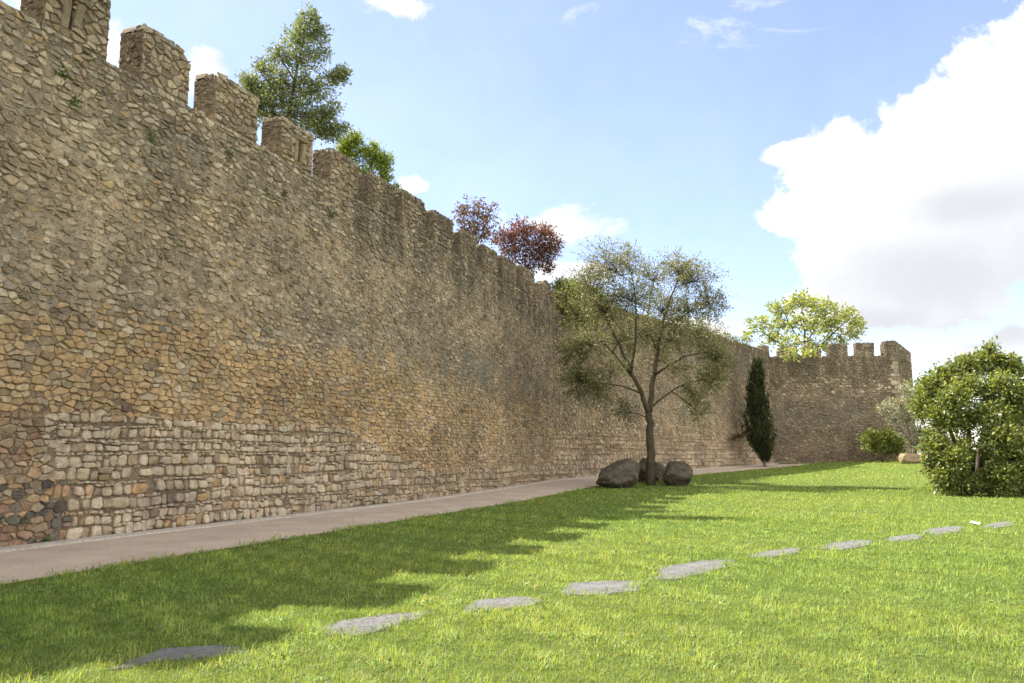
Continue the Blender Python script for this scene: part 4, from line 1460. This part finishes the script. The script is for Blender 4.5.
nd = wt.math('ADD', wt.math('MULTIPLY', wt.math('SUBTRACT', nbig, .5), 1.5), wt.math('MULTIPLY', wt.math('SUBTRACT', nfine, .5), .75))
nsoft = wt.noise(D, 13, 8, .62, .8)


def ae(x, y):
    r = ray(x, y).normalized()
    return math.atan2(r.x, r.y), math.asin(r.z)


def blob(x, y, rx, ry):
    a0, e0 = ae(x, y)
    ra = abs(ae(x + rx, y)[0] - ae(x - rx, y)[0]) / 2; re = abs(ae(x, y + ry)[1] - ae(x, y - ry)[1]) / 2
    da = wt.math('MULTIPLY', wt.math('SUBTRACT', A_, a0), 1 / ra)
    de = wt.math('MULTIPLY', wt.math('SUBTRACT', E_, e0), 1 / re)
    d = wt.math('SQRT', wt.math('ADD', wt.math('MULTIPLY', da, da), wt.math('MULTIPLY', de, de)))
    return wt.math('SUBTRACT', 1.0, d)


def union(bs, k=.25):
    r = bs[0]
    for b_ in bs[1:]: r = wt.math('SMOOTH_MAX', r, b_, k)
    return r


big = union([blob(*q) for q in [(1020, 120, 120, 100), (925, 155, 105, 80), (845, 165, 80, 62), (795, 152, 46, 18), (806, 212, 50, 26), (870, 250, 85, 70), (970, 240, 120, 90), (845, 300, 62, 38), (930, 300, 110, 36), (1120, 200, 140, 130), (1250, 180, 160, 90)]])
bigm = wt.range(wt.math('ADD', big, wt.math('MULTIPLY', nd, 1.35)), 0.0, .30, 0, 1, True)
softs = union([blob(*q) for q in [(568, 222, 62, 26), (570, 272, 50, 12), (205, 78, 36, 42), (112, 45, 22, 36), (415, 186, 20, 12), (985, 350, 60, 14), (1015, 338, 34, 20), (945, 356, 44, 9), (395, 4, 50, 18), (60, 20, 50, 40), (150, 60, 60, 30), (700, 330, 60, 20)]], .1)
softm = wt.range(wt.math('ADD', softs, wt.math('MULTIPLY', wt.math('SUBTRACT', nsoft, .5), 2.6)), .0, .6, 0, 1, True)
mp = wt.new('ShaderNodeMapping'); mp.inputs['Rotation'].default_value = (0, .6, 0); mp.inputs['Scale'].default_value = (4, 5, 9)
wt.link(D, mp.inputs[0])
nw = wt.noise(mp.outputs[0], 1.6, 8, .66, .8)
wisp = union([blob(*q) for q in [(760, 30, 130, 55), (690, 20, 60, 40), (850, 12, 90, 35), (610, 18, 60, 25), (960, 36, 60, 14)]], .2)
wispm = wt.math('MULTIPLY', wt.range(wisp, 0, .45, 0, 1, True), wt.range(nw, .43, .78, 0, .85, True))
# thin high veil, denser towards the left, and bright cloud banks added out of view behind the camera as fill light
nveil = wt.noise(mp.outputs[0], .35, 6, .6, .5)
veil = wt.math('MULTIPLY', wt.range(A_, -.7, .55, .17, .11), wt.range(nveil, .3, .7, .75, 1.25))
nback = wt.noise(D, 2.2, 7, .55, .3)
back = wt.math('MULTIPLY', wt.range(wt.math('ABSOLUTE', A_), .95, 1.5, 0, 1, True), wt.range(nback, .38, .52, 0, 1, True))
mask = wt.math('MAXIMUM', wt.math('MAXIMUM', bigm, softm), wt.math('MAXIMUM', wispm, wt.math('MAXIMUM', veil, back)))
# grey undersides
gry = union([blob(*q) for q in [(950, 275, 160, 62), (1080, 260, 160, 90), (985, 205, 110, 34), (880, 322, 90, 26), (1000, 330, 120, 26)]], .35)
nshade = wt.noise(D, 8, 8, .62, .15)
gm = wt.range(wt.math('ADD', gry, wt.math('MULTIPLY', wt.math('SUBTRACT', nshade, .5), 1.9)), -.45, .75, 0, .95, True)
CLOUD_W, CLOUD_G = 1.0, .62
ccol = wt.mix(gm, wt.mix(wt.range(nshade, .35, .62), (.72, .735, .76, 1), (1.0, 1.0, 1.0, 1)), (.58, .598, .63, 1))
bg1 = wt.new('ShaderNodeBackground'); wt.link(wt.mix(1.0, sky.outputs[0], (1.0, .93, 1.04, 1), 'MULTIPLY'), bg1.inputs[0]); bg1.inputs[1].default_value = .075
ccol = wt.mix(back, ccol, (1.9, 1.84, 1.76, 1))
bg2 = wt.new('ShaderNodeBackground'); wt.link(ccol, bg2.inputs[0]); bg2.inputs[1].default_value = .36
mx = wt.new('ShaderNodeMixShader')
wt.link(mask, mx.inputs[0]); wt.link(bg1.outputs[0], mx.inputs[1]); wt.link(bg2.outputs[0], mx.inputs[2])
wt.link(mx.outputs[0], wout.inputs[0])

sl = bpy.data.lights.new('sun', 'SUN')
sl.energy = 3.2; sl.angle = math.radians(.5); sl.color = (1, .95, .86)
so = bpy.data.objects.new('sun', sl)
so.rotation_euler = SUN.to_track_quat('Z', 'Y').to_euler()
so.location = (-20, 10, 40)
COL.objects.link(so)

cam = bpy.data.cameras.new('camera')
cam.sensor_width = 36; cam.lens = 36 * FPX / 1024
cam.clip_start = .1; cam.clip_end = 6000
co = bpy.data.objects.new('camera', cam)
co.location = EYE
co.rotation_euler = (PI / 2 + PITCH, 0, 0)
COL.objects.link(co)
SC.camera = co

SC.view_settings.view_transform = 'Standard'
SC.view_settings.look = 'None'
SC.view_settings.exposure = 1.95
SC.view_settings.gamma = 1
SC.view_settings.use_curve_mapping = False
SC.cycles.max_bounces = 8
SC.cycles.diffuse_bounces = 4
SC.cycles.transmission_bounces = 4
SC.cycles.use_denoising = True
